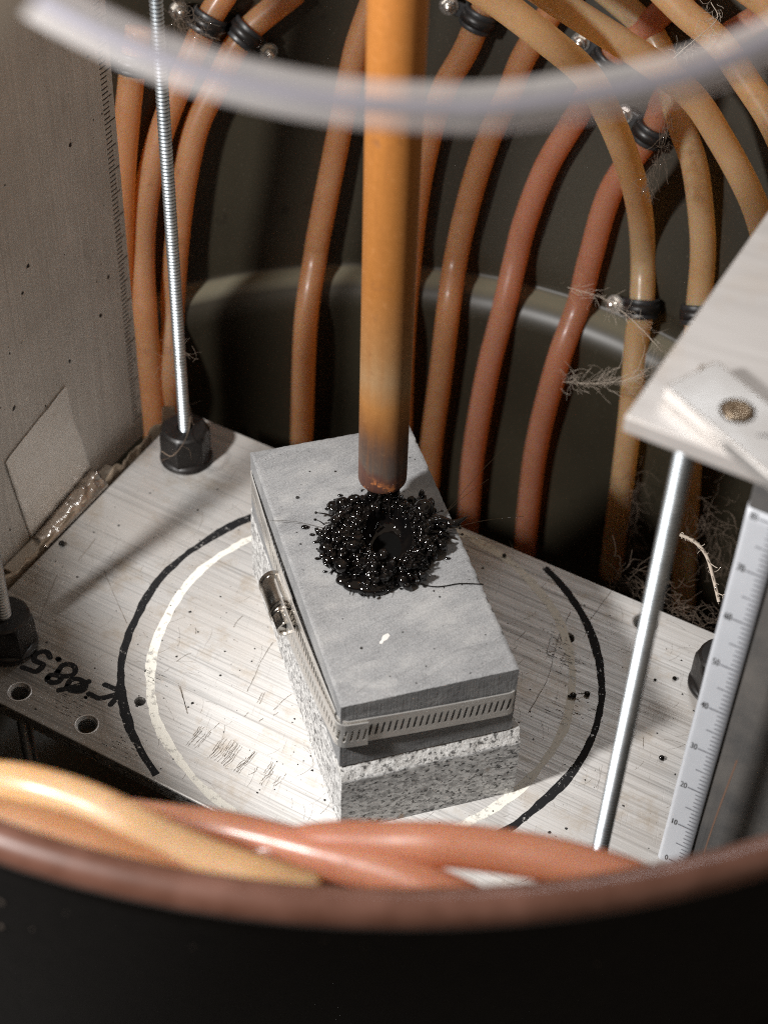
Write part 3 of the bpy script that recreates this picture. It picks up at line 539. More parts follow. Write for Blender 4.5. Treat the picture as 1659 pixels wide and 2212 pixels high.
# ------------------------------------------------------------------ right sheet with ruler
sh = empty('steel_sheet', st(7.3, -1.0, -5.2)); tag(sh, 'dull grey steel sheet standing behind the white ruler on the right', 'sheet')
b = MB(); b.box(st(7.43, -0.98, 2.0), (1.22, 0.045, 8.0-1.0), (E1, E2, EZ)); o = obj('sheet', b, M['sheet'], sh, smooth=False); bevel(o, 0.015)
b = MB()
for q in (((7.0, 3.2), (6.93, 1.5), (6.9, -0.2)), ((7.5, 1.2), (7.9, 0.8), (8.1, 0.7))):
    p = spline([st(x, -1.027, z) for x, z in q], 8)
    for i in range(len(p)-1):
        d = E1*0.012; b.add([p[i]-d, p[i]+d, p[i+1]+d, p[i+1]-d], [(0,1,2,3)])
obj('rust_streaks', b, m_plain('rust', (0.16, 0.09, 0.06), 0.8).m, sh)['kind'] = 'stuff'
rl = empty('paper_ruler', st(6.45, -1.05, -0.2)); tag(rl, 'white millimetre ruler strip on the edge of the right steel sheet', 'ruler')
SL, SR, TT, RR = 6.21, 6.715, -1.045, 0.06
def rmap(x, z, lift=0.0):
    """x = distance along the ruler face from its right margin to the left, wrapping round the sheet's edge"""
    flat = SR-SL-RR
    if x <= flat: return st(SR-x, TT-lift, z)
    a = (x-flat)/RR
    if a <= math.pi/2: return st(SL+RR-(RR+lift)*math.sin(a), TT+RR-(RR+lift)*math.cos(a), z)
    return st(SL-lift, TT+RR+(x-flat-RR*math.pi/2), z)
b = MB(); xs = [0, 0.15, 0.3, 0.4]+[SR-SL-RR+RR*q*math.pi/12 for q in range(7)]+[0.62, 0.72]; zs = [-1.0+0.25*i for i in range(38)]
vs = [rmap(x, z, 0.006*noise.noise(Vector((z*1.1, 0, x)))+0.008) for z in zs for x in xs]; nx = len(xs)
b.add(vs, [(j*nx+i, j*nx+i+1, (j+1)*nx+i+1, (j+1)*nx+i) for j in range(len(zs)-1) for i in range(nx-1)]); o = obj('strip', b, M['paper'], rl); solid(o, 0.012)
b = MB()
for i in range(-2, 84):
    z = 0.12+i*0.1; L = 0.31 if i % 10 == 0 else (0.25 if i % 5 == 0 else 0.155); hw = 0.014 if i % 10 == 0 else 0.011
    L *= 1.0+(0.06 if i % 2 else 0)
    for q in range(4):
        x0, x1 = 0.01+L*q/4, 0.01+L*(q+1)/4
        b.add([rmap(x0, z-hw, 0.021), rmap(x1, z-hw, 0.021), rmap(x1, z+hw, 0.021), rmap(x0, z+hw, 0.021)], [(0,1,2,3)])
obj('millimetre_ticks', b, M['tick'], rl, smooth=False)['kind'] = 'stuff'
def text_mesh(body, size):
    cu = bpy.data.curves.new('tmp', 'FONT'); cu.body = body; cu.size = size; cu.resolution_u = 3; cu.align_x = 'RIGHT'
    ob = bpy.data.objects.new('tmp', cu); C.objects.link(ob); dg = bpy.context.evaluated_depsgraph_get(); dg.update()
    me = bpy.data.meshes.new_from_object(ob.evaluated_get(dg)); v = [tuple(q.co) for q in me.vertices]; f = [tuple(p.vertices) for p in me.polygons]
    bpy.data.objects.remove(ob); bpy.data.curves.remove(cu); return v, f
for i in range(0, 9):
    v, f = text_mesh(str(i*10), 0.20); b = MB()
    b.add([rmap(0.335-p[0]*0.56, 0.10+i*1.0+p[1]-0.03, 0.021) for p in v], f); obj('ruler_number', b, M['ink'], rl, smooth=False)

# ------------------------------------------------------------------ upper plate and its bracket
UZ = 10.62
up = empty('upper_plate', st(6.5, 0.0, UZ)); tag(up, 'blurred aluminium plate at the right edge, resting on the bright rod', 'plate')
b = MB(); b.box(st(7.2, 0.3, UZ+0.13), (2.22, 3.4, 0.13), (E1, E2, EZ)); o = obj('plate_body', b, M['upper'], up, smooth=False); bevel(o, 0.03)
b = MB(); p = st(5.48, -1.88, UZ+0.263); b.lathe([(0.0, 0.05), (0.05, 0.045), (0.085, 0.02), (0.09, 0.0)], p, seg=20); obj('rivet_head', b, M['screw'], up)
br = empty('bracket_bar', st(6.1, -2.5, UZ+0.26)); tag(br, 'small blurred metal bar with countersunk screw on the upper plate', 'bracket')
bx = (E1*0.9-E2*0.436).normalized(); by = EZ.cross(bx); c0 = st(5.41, -2.24, UZ+0.26)
b = MB(); b.box(c0+bx*1.3+EZ*0.11, (1.3, 0.42, 0.105), (bx, by, EZ)); o = obj('bar_body', b, M['alu'], br, smooth=False); bevel(o, 0.035)
sc0 = c0+bx*0.80+by*0.0+EZ*0.217
b = MB(); b.lathe([(0.21, 0.001), (0.20, 0.004), (0.17, 0.012), (0.165, 0.012)], sc0, seg=32); obj('countersink', b, m_plain('dark sink', (0.06, 0.048, 0.036), 0.4, 0.6, 0.06, 1.0).m, br)
b = MB(); b.lathe([(0.168, 0.004), (0.15, 0.03), (0.085, 0.035), (0.07, 0.012), (0.0, 0.012)], sc0, seg=32); obj('screw_head', b, m_plain('bronze screw', (0.36, 0.28, 0.20), 0.3, 0.9, 0.06, 1.0).m, br)
b = MB(); q = [sc0+bx*a_+by*b_+EZ*0.003 for a_, b_ in ((0.42, -0.10), (0.42, -0.07), (0.62, 0.16), (0.62, 0.10))]; b.add(q, [(0, 1, 2, 3)]); obj('pen_line', b, M['ink'], br, smooth=False)

# ------------------------------------------------------------------ hoses and their clips
HC = {'h1': 'hose_brown', 'h2': 'hose_brown', 'h3': 'hose_brown', 'h4': 'hose_brown', 'h5': 'hose_brown', 'h6': 'hose_brown', 'h7': 'hose_pink', 'h8': 'hose_pink',
      'h9': 'hose_amber', 'h10': 'hose_amber', 'h11': 'hose_amber', 'h12': 'hose_amber', 'h13': 'hose_amber', 'f1': 'hose_amber', 'f2': 'hose_brown', 'f3': 'hose_pink', 'f4': 'hose_pink'}
HL = {'h1': 'narrow brown hose half hidden by the ruled edge of the grey panel', 'h2': 'brown hose just left of the tall thin threaded rod', 'h3': 'brown hose passing behind the tall thin threaded rod',
      'h4': 'brown hose left of the copper tube on the far wall', 'h5': 'brown hose disappearing behind the copper tube', 'h6': 'brown hose just right of the copper tube on the far wall',
      'h7': 'pinkish hose second to the right of the copper tube', 'h8': 'pinkish hose with kink at the ledge, third right of the copper tube',
      'h9': 'thick amber hose arching down into the clip with bright screw', 'h10': 'amber hose arching across the others to the upper plate', 'h11': 'amber hose running down behind the upper plate corner',
      'h12': 'glossy amber hose crossing the upper right corner', 'h13': 'amber hose in the very top right corner',
      'f1': 'blurred amber hose in the left foreground behind the rim', 'f2': 'blurred brown hose squeezed between rim and amber hose', 'f3': 'blurred pink hose in the middle foreground behind the rim', 'f4': 'blurred orange pink hose in the right foreground before the granite'}
for key in HC:
    b = MB(); p = DATA[key]; b.tube(p, 0.252 if key[0] == 'h' else 0.25, 20, 8)
    o = obj('silicone_hose', b, M[HC[key]], origin=p[-1]); tag(o, HL[key], 'hose', 'amber silicone hoses in the drum')
b = MB(); b.tube(DATA['clear'], 0.205, 24, 6); o = obj('clear_tube', b, M['clear'], origin=DATA['clear'][0]); tag(o, 'blurred transparent tube hanging across the top foreground', 'tube')
b = MB(); b.tube(DATA['clear'], 0.065, 16, 6); o2 = obj('tube_bore', b, None or m_plain('bluish bore', (0.12, 0.12, 0.17), 0.3).m, o)
b = MB(); b.tube(DATA['white'], 0.40, 20, 6); o = obj('white_tube', b, M['white'], origin=DATA['white'][0]); tag(o, 'blurred white tube in the top left corner', 'tube')

def clip(hk, i, frac, side, label, rot=0.0):
    p = spline(DATA[hk], 8); idx = min(len(p)-2, max(1, int(i*8+frac*8))); c = p[idx]; t = (p[idx+1]-p[idx-1]).normalized()
    inw = (Vector((DC[0], DC[1], c.z))-c); inw = (inw-t*inw.dot(t)).normalized(); sd = t.cross(inw)*side
    e = empty('hose_clip', c); tag(e, label, 'clip', 'black rubber hose clips')
    b = MB(); b.lathe([(0.275, -0.19), (0.335, -0.20), (0.36, -0.17), (0.345, -0.12), (0.345, 0.12), (0.36, 0.17), (0.335, 0.20), (0.275, 0.19)], c, t, 32); obj('rubber_band', b, M['rubber'], e)
    b = MB(); b.lathe([(0.350, -0.10), (0.366, -0.10), (0.366, 0.10), (0.350, 0.10)], c, t, 32); obj('steel_strap', b, M['black_nut'], e)
    b = MB(); b.box(c+sd*0.52-inw*0.05, (0.26, 0.14, 0.03), (sd, t, inw)); o = obj('tab', b, M['rubber'], e, smooth=False); bevel(o, 0.015)
    sc = c+sd*0.64-inw*0.02
    b = MB(); b.lathe([(0.0, 0.0), (0.19, 0.0), (0.19, 0.03), (0.0, 0.03)], sc, inw, 24); obj('washer', b, M['screw'], e, auto=30)
    b = MB(); b.lathe([(0.135, 0.03), (0.135, 0.10), (0.12, 0.125), (0.06, 0.125)], sc, inw, 6); obj('screw_nut', b, M['screw'], e, smooth=False)
    b = MB(); b.lathe([(0.065, 0.10), (0.068, 0.20), (0.055, 0.22), (0.0, 0.225)], sc, inw, 16); obj('screw_tip', b, M['screw'], e)
clip('h1', 0, 0.8, 1, 'black hose clip peeking out behind the grey panel edge')
clip('h2', 1, 0.2, 1, 'black hose clip at the top left beside the thin rod')
clip('h3', 1, 0.1, -1, 'black hose clip at the top left, second from the panel')
clip('h5', 1, 0.35, 1, 'black hose clip with nut to the right of the copper tube top')
clip('h7', 3, 0.0, 1, 'black hose clip half hidden under the amber arching hoses')
clip('h8', 4, 0.0, 1, 'black hose clip with lint tuft right of the arching hose')
clip('h9', 8, 0.0, 1, 'black hose clip with bright screw at the foot of the arching hose')
clip('h11', 9, 0.0, -1, 'black hose clip at the left edge of the upper plate')

# ------------------------------------------------------------------ stones
def rough_block(a0, a1, b0, b1, z0, z1, na, nb, nz, edge, seedv, chamfer):
    """box as a grid shell; edges nibbled by noise; chamfer(u, v, w, p) -> displaced point"""
    mb = MB(); idx = {}; vs = []; fs = []
    def vid(i, j, k_):
        key = (i, j, k_)
        if key not in idx:
            a = a0+(a1-a0)*i/na; b_ = b0+(b1-b0)*j/nb; z = z0+(z1-z0)*k_/nz
            a, b_, z = chamfer(a, b_, z, i, j, k_); idx[key] = len(vs); vs.append(ab(a, b_, z))
        return idx[key]
    for i in range(na):
        for j in range(nb):
            fs.append((vid(i,j,nz), vid(i+1,j,nz), vid(i+1,j+1,nz), vid(i,j+1,nz)))
            fs.append((vid(i,j,0), vid(i,j+1,0), vid(i+1,j+1,0), vid(i+1,j,0)))
    for i in range(na):
        for k_ in range(nz):
            fs.append((vid(i,0,k_), vid(i+1,0,k_), vid(i+1,0,k_+1), vid(i,0,k_+1)))
            fs.append((vid(i,nb,k_), vid(i,nb,k_+1), vid(i+1,nb,k_+1), vid(i+1,nb,k_)))
    for j in range(nb):
        for k_ in range(nz):
            fs.append((vid(0,j,k_), vid(0,j,k_+1), vid(0,j+1,k_+1), vid(0,j+1,k_)))
            fs.append((vid(na,j,k_), vid(na,j+1,k_), vid(na,j+1,k_+1), vid(na,j,k_+1)))
    return mb.add(vs, fs)
GA1, GB1, GZ = 3.04, 6.0, 1.655
def gran(a, b_, z, i, j, k_):
    q = Vector((a*3.1, b_*3.1, z*3.1)); n = noise.noise(q*1.7); n2 = noise.noise(q*5+Vector((3,1,2)))
    d = z-(GZ-0.28)                                   # rough broken edge along the top front
    if d > 0:
        lip = d/0.28
        if b_ < 0.20: b_ += (lip*0.15+0.016*n*min(1, lip*3)+0.012*n2*min(1, lip*4)+0.012*noise.noise(q*11))*(1-max(0, b_)/0.20); z += 0.02*n2
        if a < 0.10: a += lip*0.04*(0.6+n)+0.012*n2*lip
        if a > GA1-0.1: a -= lip*0.05*(0.6+n)
    return a, b_, z
b = rough_block(0, GA1, -0.12, GB1, 0.004, GZ, 90, 130, 56, 0.1, 1, gran)
o = obj('granite_block', b, M['granite'], origin=ab(1.5, 3, 0.004), auto=50); o.data.materials.append(M['granite_broken'])
for p_ in o.data.polygons:
    w = p_.center/S+ab(1.5, 3, 0.004)-S0; wb = w.dot(SV)
    if wb < 0.30 and w.z > GZ-0.25+0.03*noise.noise(Vector((w.dot(SU)*3, 0, 9))): p_.material_index = 1
tag(o, 'black and white speckled granite block under the grey slab', 'stone block')
BZ0, BZ1 = 1.66, 3.2
def bas(a, b_, z, i, j, k_):
    q = Vector((a*4, b_*4, z*4)); n = noise.noise(q*2.2); n2 = noise.noise(q*7)
    if k_ == 48 and (i in (0, 80) or j in (0, 140)): z -= 0.012+0.016*abs(n)+0.005*n2
    if i == 0: a += 0.010*abs(n)
    if i == 80: a -= 0.014*abs(n)+0.003*n2
    if j == 0: b_ += 0.010*abs(n2)
    return a, b_, z
b = rough_block(-0.01, 2.90, 0.0, 5.85, BZ0, BZ1, 80, 140, 48, 0.1, 2, bas)
slab = obj('basalt_slab', b, M['basalt'], origin=ab(1.45, 2.9, BZ0), auto=50); tag(slab, 'sawn grey stone slab carrying the black slag', 'stone slab')
b = MB()
for i in range(150):
    p = ab(random.uniform(0.1, 2.8), random.uniform(0.1, 5.7), BZ1+0.004); b.disc(p, 0.004+0.014*random.random()**3, 6, 0.5)
for x, y, r in ((0.62, 1.05, 0.028), (0.5, 4.55, 0.035), (2.1, 1.9, 0.02), (2.15, 1.75, 0.02), (1.3, 5.0, 0.022)): b.disc(ab(x, y, BZ1+0.005), r, 8, 0.35)
obj('dark_specks', b, M['ink'], slab, smooth=False)['kind'] = 'stuff'
b = MB(); q = [ab(0.92+x*0.9, 1.06+y*0.9, BZ1+0.0045) for x, y in ((0, 0), (0.05, -0.02), (0.09, 0.03), (0.16, 0.05), (0.24, 0.13), (0.22, 0.19), (0.13, 0.17), (0.09, 0.13), (0.07, 0.08), (0.02, 0.04))]
b.add(q, [tuple(range(10))]); obj('pale_chip', b, M['chip'], slab, smooth=False)
b = MB(); b.tube([ab(1.30, 2.9, BZ1+0.03), ab(1.62, 2.32, BZ1+0.05), ab(2.1, 1.98, BZ1+0.025), ab(2.55, 1.93, BZ1+0.02), ab(2.92, 1.82, BZ1+0.015)], 0.011, 6, 6)
o = obj('glass_thread', b, M['slag'], origin=ab(2, 2, BZ1)); tag(o, 'thin black glass thread running from the slag to the slab edge', 'thread')
b = MB(); b.box(ab(3.02, 0.01, 0.17), (0.035, 0.03, 0.165), (SU, SV, EZ)); o = obj('dark_drip', b, M['slag'], origin=ab(3.02, 0.01, 0)); bevel(o, 0.03, 3); tag(o, 'small dark drip at the granite lower right corner', 'drip')

# ------------------------------------------------------------------ hose clamp round the slab
cl = empty('hose_clamp', ab(1.45, 2.9, 2.1)); tag(cl, 'perforated steel hose clamp around the grey slab', 'clamp')
def rrect(off, bow):
    a0, a1, b0, b1 = -off, 2.90+off, -off, 5.85+off; r = 0.16; pts = []
    def arc(ca, cb_, t0): 
        for i in range(9): t = t0+math.pi/2*i/8; pts.append((ca+r*math.cos(t), cb_+r*math.sin(t)))
    def line(p, q, n, bw, axis):
        for i in range(1, n):
            u = i/n; x = p[0]+(q[0]-p[0])*u; y = p[1]+(q[1]-p[1])*u; w = bw*math.sin(math.pi*u)
            pts.append((x-w, y) if axis == 'a-' else (x, y-w) if axis == 'b-' else (x+w, y) if axis == 'a+' else (x, y+w))
    arc(a0+r, b0+r, math.pi); line((a0+r, b0), (a1-r, b0), 20, bow[0], 'b-'); arc(a1-r, b0+r, -math.pi/2); line((a1, b0+r), (a1, b1-r), 30, bow[1], 'a+')
    arc(a1-r, b1-r, 0); line((a1-r, b1), (a0+r, b1), 20, bow[2], 'b+'); arc(a0+r, b1-r, math.pi/2); line((a0, b1-r), (a0, b0+r), 30, bow[3], 'a-')
    pts.append(pts[0]); return pts
def sampler(pts):
    d = [0.0]
    for p, q in zip(pts, pts[1:]): d.append(d[-1]+math.hypot(q[0]-p[0], q[1]-p[1]))
    def f(x):
        x = max(0.0, min(d[-1]-1e-6, x)); lo = 0; hi = len(d)-1
        while hi-lo > 1:
            m = (lo+hi)//2
            if d[m] <= x: lo = m
            else: hi = m
        u = (x-d[lo])/(d[hi]-d[lo]); p, q = pts[lo], pts[hi]; return p[0]+(q[0]-p[0])*u, p[1]+(q[1]-p[1])*u
    return f, d[-1]
def band(pts, x0, x1, hgt, zc, tilt, slots=True, pitch=0.105):
    f, L = sampler(pts); mb = MB(); n = int((x1-x0)/pitch); idx = {}; vs = []; fs = []
    def vid(x, y):
        key = (round(x, 4), round(y, 4))
        if key not in idx:
            a, b_ = f(x); idx[key] = len(vs); vs.append(ab(a, b_, zc+tilt(a, b_)+y))
        return idx[key]
    H = hgt/2; sl = 0.145; sw = 0.021; lean = 0.020
    for i in range(n):
        X = x0+i*pitch; m = X+pitch/2; e = X+pitch
        outer = [(X,-H),(m,-H),(e,-H),(e,0),(e,H),(m,H),(X,H),(X,0)]
        inn = [(m-sw-lean,-sl+0.02),(m-lean,-sl),(m+sw-lean,-sl+0.02),(m+sw,0),(m+sw+lean,sl-0.02),(m+lean,sl),(m-sw+lean,sl-0.02),(m-sw,0)]
        if slots:
            for q in range(8):
                q2 = (q+1) % 8; fs.append((vid(*outer[q]), vid(*outer[q2]), vid(*inn[q2]), vid(*inn[q])))
        else: fs.append((vid(*outer[0]), vid(*outer[2]), vid(*outer[4]), vid(*outer[6])))
    return mb.add(vs, fs)
TILT = lambda a, b_: -0.09*(a-1.45)/1.45-0.02*(b_-2.9)/2.9
P1 = rrect(0.02, (0.015, 0.02, 0.02, 0.07)); f1, L1 = sampler(P1)
o = obj('perforated_band', band(P1, 0.0, L1, 0.56, 2.45, TILT), M['clamp'], cl, smooth=False); solid(o, 0.022, 1)
P2 = rrect(0.065, (0.02, 0.02, 0.02, 0.17)); f2, L2 = sampler(P2); LEFT = L2-5.85   # tail lies over the band from the housing to past the front corner
tail = MB(); tpts = [f2(L2-3.1+q*0.02) for q in range(156)]+[f2(0.02*q) for q in range(1, 34)]
tail = band(tpts, 0.0, 3.70, 0.56, 2.42, TILT); o = obj('band_tail', tail, M['clamp'], cl, smooth=False); solid(o, 0.022, 1)
hc = ab(-0.24, 3.05, 2.45); ax = (-SV*1.0+EZ*-0.03+SU*0.02).normalized(); upv = (EZ-ax*EZ.dot(ax)).normalized(); outv = upv.cross(ax)
if outv.dot(SU) > 0: outv = -outv
def shell(prof, cc, wide):
    """barrel housing: half round outside, flat towards the slab"""
    mb = MB(); seg = 24; vs = []; fs = []
    for r, h in prof:
        for k_ in range(seg):
            t = 2*math.pi*k_/seg; x = math.cos(t); y = math.sin(t)
            xo = r*x if x > 0 else -min(0.14, abs(r*x))*1.0
            vs.append(cc+outv*xo+upv*(r*y*wide)+ax*h)
    for i in range(len(prof)-1):
        for k_ in range(seg): k2 = (k_+1) % seg; fs.append((i*seg+k_, i*seg+k2, (i+1)*seg+k2, (i+1)*seg+k_))
    fs.append(tuple(range(seg))[::-1]); fs.append(tuple((len(prof)-1)*seg+k_ for k_ in range(seg))); return mb.add(vs, fs)
obj('screw_housing', shell([(0.11, -0.40), (0.17, -0.395), (0.20, -0.36), (0.21, -0.30), (0.21, 0.20), (0.20, 0.27), (0.175, 0.31), (0.15, 0.33)], hc, 1.35), M['polished'], cl, auto=60)
for h0 in (-0.385, 0.215):
    obj('housing_lip', shell([(0.20, h0), (0.226, h0+0.012), (0.226, h0+0.075), (0.20, h0+0.09)], hc, 1.35), M['polished'], cl, auto=40)
b = MB(); b.box(hc+upv*0.235-outv*0.02, (0.30, 0.02, 0.10), (ax, upv, outv)); obj('side_flange', b, M['clamp'], cl, smooth=False)
b = MB(); b.box(hc+SU*0.14, (0.34, 0.34, 0.04), (ax, upv, outv)); o = obj('saddle', b, M['clamp'], cl, smooth=False); bevel(o, 0.04, 3)
b = MB(); b.lathe([(0.15, 0.31), (0.185, 0.32), (0.185, 0.36), (0.14, 0.37), (0.13, 0.40)], hc+outv*0.02, ax, 28); obj('screw_collar', b, M['polished'], cl)
hd = MB(); seg = 48; vs = []; fs = []
lv = [(0.38, 0.16), (0.40, 0.21), (0.62, 0.21), (0.655, 0.19), (0.67, 0.17), (0.67, 0.14), (0.62, 0.12), (0.62, 0.02)]
xh = ax.orthogonal().normalized(); yh = ax.cross(xh)
for h, capr in lv:
    for k_ in range(seg):
        t = 2*math.pi*k_/seg; r = min(capr, 0.165/math.cos((t % (math.pi/3))-math.pi/6)); vs.append(hc+outv*0.02+ax*h+(xh*math.cos(t)+yh*math.sin(t))*r)
for i in range(len(lv)-1):
    for k_ in range(seg): k2 = (k_+1) % seg; fs.append((i*seg+k_, i*seg+k2, (i+1)*seg+k2, (i+1)*seg+k_))
hd.add(vs, fs); obj('hex_screw_head', hd, M['polished'], cl, auto=30)
b = MB(); b.box(hc+outv*0.02+ax*0.632, (0.13, 0.020, 0.012), (yh, xh, ax)); obj('screw_slot', b, M['black_nut'], cl, smooth=False)

# ------------------------------------------------------------------ copper tube
CB = Vector((0.212, 0.66, 4.06)); CT = Vector((0.10, 0.66, 17.5))
cu = empty('copper_tube', CB); tag(cu, 'vertical heat stained copper rod ending just above the slag', 'rod')
axc = (CT-CB).normalized(); Lc = (CT-CB).length; rc = 0.405
prof = [(0.36, 0.02), (0.385, 0.03), (0.402, 0.06)]+[(rc, 0.12+i*0.35) for i in range(int(Lc/0.35))]
b = MB(); b.lathe(prof, CB, axc, 40); obj('stained_shaft', b, M['copper'], cu)
b = MB(); b.lathe([(0.0, -0.004), (0.15, -0.002), (0.30, 0.004), (0.372, 0.018)], CB, axc, 32); obj('end_face', b, M['copper_raw'], cu)

# ------------------------------------------------------------------ slag
random.seed(21)
SX, SY = 0.30, -0.12
sl = empty('slag_mass', (SX, SY, BZ1)); tag(sl, 'glossy black bubbled slag heap with crater on the grey slab', 'slag')
KX, KY = 0.34, -0.13         # crater centre
OUT = (0.80, 0.92, 1.05, 1.18, 1.20, 1.19, 1.17, 1.07, 1.18, 1.25, 1.22, 1.18, 1.30, 1.35, 1.35, 1.27, 1.23, 1.21, 1.20, 1.18, 1.14, 1.15, 1.13, 1.10, 1.20, 1.19, 1.14, 1.06, 0.99, 0.93, 0.94, 0.94, 0.91, 0.88, 0.85, 0.83)
def radius(t):
    t = (t % (2*math.pi))/(2*math.pi)*len(OUT); i = int(t); u = t-i; u = u*u*(3-2*u)
    return (OUT[i % len(OUT)]*(1-u)+OUT[(i+1) % len(OUT)]*u)*(0.91+0.15*noise.noise(Vector((math.cos(t*0.1745)*4, math.sin(t*0.1745)*4, 1.5))))
def height(x, y):
    dx, dy = x-SX, y-SY; t = math.atan2(dy, dx); r = math.hypot(dx, dy)/radius(t)
    if r >= 1.05: return 0.0
    h = 0.27*max(0.0, 1-r**3.5)+0.06*(1-min(1, r)); h *= 1.0+0.5*noise.noise(Vector((x*2.2, y*2.2, 5)))
    c = math.hypot((x-KX)/0.42, (y-KY)/0.54); h += 0.07*math.exp(-((c-1.35)/0.45)**2)
    h -= (h-0.045)*max(0.0, 1-c**5) if c < 1 else 0
    return max(0.0, h)
b = MB(); n = 230; vs = []; fs = []
def ridge(p): return 1-2*abs(noise.noise(p))
for j in range(n+1):
    for i in range(n+1):
        x, y = SX-1.45+2.9*i/n, SY-1.45+2.9*j/n; h = height(x, y)
        if h > 0.03:
            c = math.hypot((x-KX)/0.42, (y-KY)/0.54); m = min(1.0, h/0.15)*(0.06 if c < 0.95 else 1.0)
            wp = Vector((x, y, 0))+Vector((noise.noise(Vector((x*4, y*4, 3))), noise.noise(Vector((x*4, y*4, 9))), 0))*0.12
            h += m*(0.13*noise.noise(wp*5.5)+0.08*ridge(wp*9+Vector((0, 0, 4)))+0.06*noise.noise(wp*19)+0.045*ridge(wp*30))
        vs.append((x, y, BZ1+max(0.006, h)-0.004))
for j in range(n):
    for i in range(n):
        q = j*(n+1)+i; cs = (q, q+1, q+n+2, q+n+1)
        if max(vs[w][2] for w in cs) > BZ1+0.02: fs.append(cs)
b.add(vs, fs); obj('melt_body', b, M['slag'], sl)
k = NT('crater shade black'); k.set(Base_Color=(0.002, 0.0018, 0.0016), Roughness=0.85, Specular_IOR_Level=0.1)
b = MB(); b.disc((KX, KY, BZ1+0.062), 0.37, 28, 0.06); b.v = [(KX+(x-KX), KY+(y-KY)*1.22, z) for x, y, z in b.v]; obj('crater_dark_disc', b, k.m, sl, smooth=False)  # flat black disc: shade deep in the crater hole, painted as colour
def ico(sub):
    bm = bmesh.new(); bmesh.ops.create_icosphere(bm, subdivisions=sub, radius=1); bm.verts.ensure_lookup_table()
    v = [tuple(q.co) for q in bm.verts]; f = [tuple(w.index for w in q.verts) for q in bm.faces]; bm.free(); return v, f
I2, I3 = ico(2), ico(3)
def ball(mb, c, r, hi=False, sq=None, wob=0.0):
    v, f = I3 if hi else I2; sq = sq or (1+random.uniform(-.15,.15), 1+random.uniform(-.15,.15), 1+random.uniform(-.2,.15))
    ph = Vector((c[0]*31, c[1]*31, c[2]*31)); d = wob
    mb.add([(c[0]+p[0]*r*sq[0]*(1+d*w), c[1]+p[1]*r*sq[1]*(1+d*w), c[2]+p[2]*r*sq[2]*(1+d*w)) for p, w in ((p, noise.noise(Vector(p)*1.3+ph)) for p in v)], f)
def in_crater(x, y, m=1.0): return math.hypot((x-KX)/0.42, (y-KY)/0.54) < m
def drop(b, x, y, z, rad):
    if random.random() < 0.46:                      # drawn out drops and folds
        d = Vector((random.gauss(0, 1), random.gauss(0, 1), random.gauss(0, 0.7))).normalized(); l = random.uniform(0.06, 0.24)
        b.tube([Vector((x, y, z))-d*l/2, Vector((x, y, z))+Vector((random.gauss(0, .03), random.gauss(0, .03), 0.04)), Vector((x, y, z))+d*l/2], lambda u, rr=max(0.012, rad*0.55): rr*(0.35+1.0*math.sin(math.pi*u)), 8, 4)
    else: ball(b, (x, y, z), rad, True, (1+random.uniform(-.35,.35), 1+random.uniform(-.35,.35), 1+random.uniform(-.35,.3)), 0.95)
b = MB(); cl_n = 0
while cl_n < 46:                                    # crusty clumps of drops and crumbs
    t = random.uniform(0, 2*math.pi); r = math.sqrt(random.uniform(0.12, 1.0))*0.97*radius(t); x, y = SX+r*math.cos(t), SY+r*math.sin(t)
    if in_crater(x, y, 1.22) or noise.noise(Vector((x*3.5, y*3.5, 2))) < -0.25: continue
    cl_n += 1; sp_ = random.uniform(0.05, 0.13); top_ = random.uniform(0.0, 0.16); h = height(x, y)
    for q in range(random.randint(7, 20)):
        px, py = x+random.gauss(0, sp_), y+random.gauss(0, sp_)
        if in_crater(px, py, 1.10): continue
        drop(b, px, py, BZ1+max(0.02, h*0.9+random.uniform(0, top_)), 0.020+0.075*random.random()**2.0)
cnt = 0
while cnt < 240:
    t = random.uniform(0, 2*math.pi); r = math.sqrt(random.random())*1.05*radius(t); x, y = SX+r*math.cos(t), SY+r*math.sin(t)
    if in_crater(x, y, 1.08): continue
    rad = 0.010+0.040*random.random()**2.5; cnt += 1
    if random.random() < 0.16: rad = random.uniform(0.06, 0.115)
    drop(b, x, y, BZ1+max(rad*0.6, height(x, y)+0.03+rad*random.uniform(-0.4, 0.8)), rad)
for i in range(14):      # crumbs thrown up as little spires round the lip
    t = random.uniform(0, 2*math.pi); r = random.uniform(0.5, 1.02)*radius(t); x, y = SX+r*math.cos(t), SY+r*math.sin(t)
    if math.hypot((x-KX)/0.42, (y-KY)/0.54) < 1.05: continue
    h = height(x, y); d = Vector((math.cos(t), math.sin(t), random.uniform(0.3, 1.6))).normalized()
    for q in range(4): w = Vector((x, y, BZ1+h))+d*0.06*q; ball(b, w, 0.045-0.009*q)
for i in range(26):
    t = random.uniform(0, 2*math.pi); r = random.uniform(0.48, 0.98)*radius(t); x, y = SX+r*math.cos(t), SY+r*math.sin(t)
    if math.hypot((x-KX)/0.42, (y-KY)/0.54) < 1.0: continue
    rr = random.uniform(0.04, 0.10); nx = Vector((random.gauss(0, .5), random.gauss(-.3, .5), 1)).normalized(); ux = nx.orthogonal().normalized(); uy = nx.cross(ux); cc = Vector((x, y, BZ1+height(x, y)+0.05))
    b.tube([cc+(ux*math.cos(w)+uy*math.sin(w))*rr for w in [2*math.pi*q/14 for q in range(15)]], 0.012, 6, 1)
obj('small_bubbles', b, M['slag'], sl)['kind'] = 'stuff'
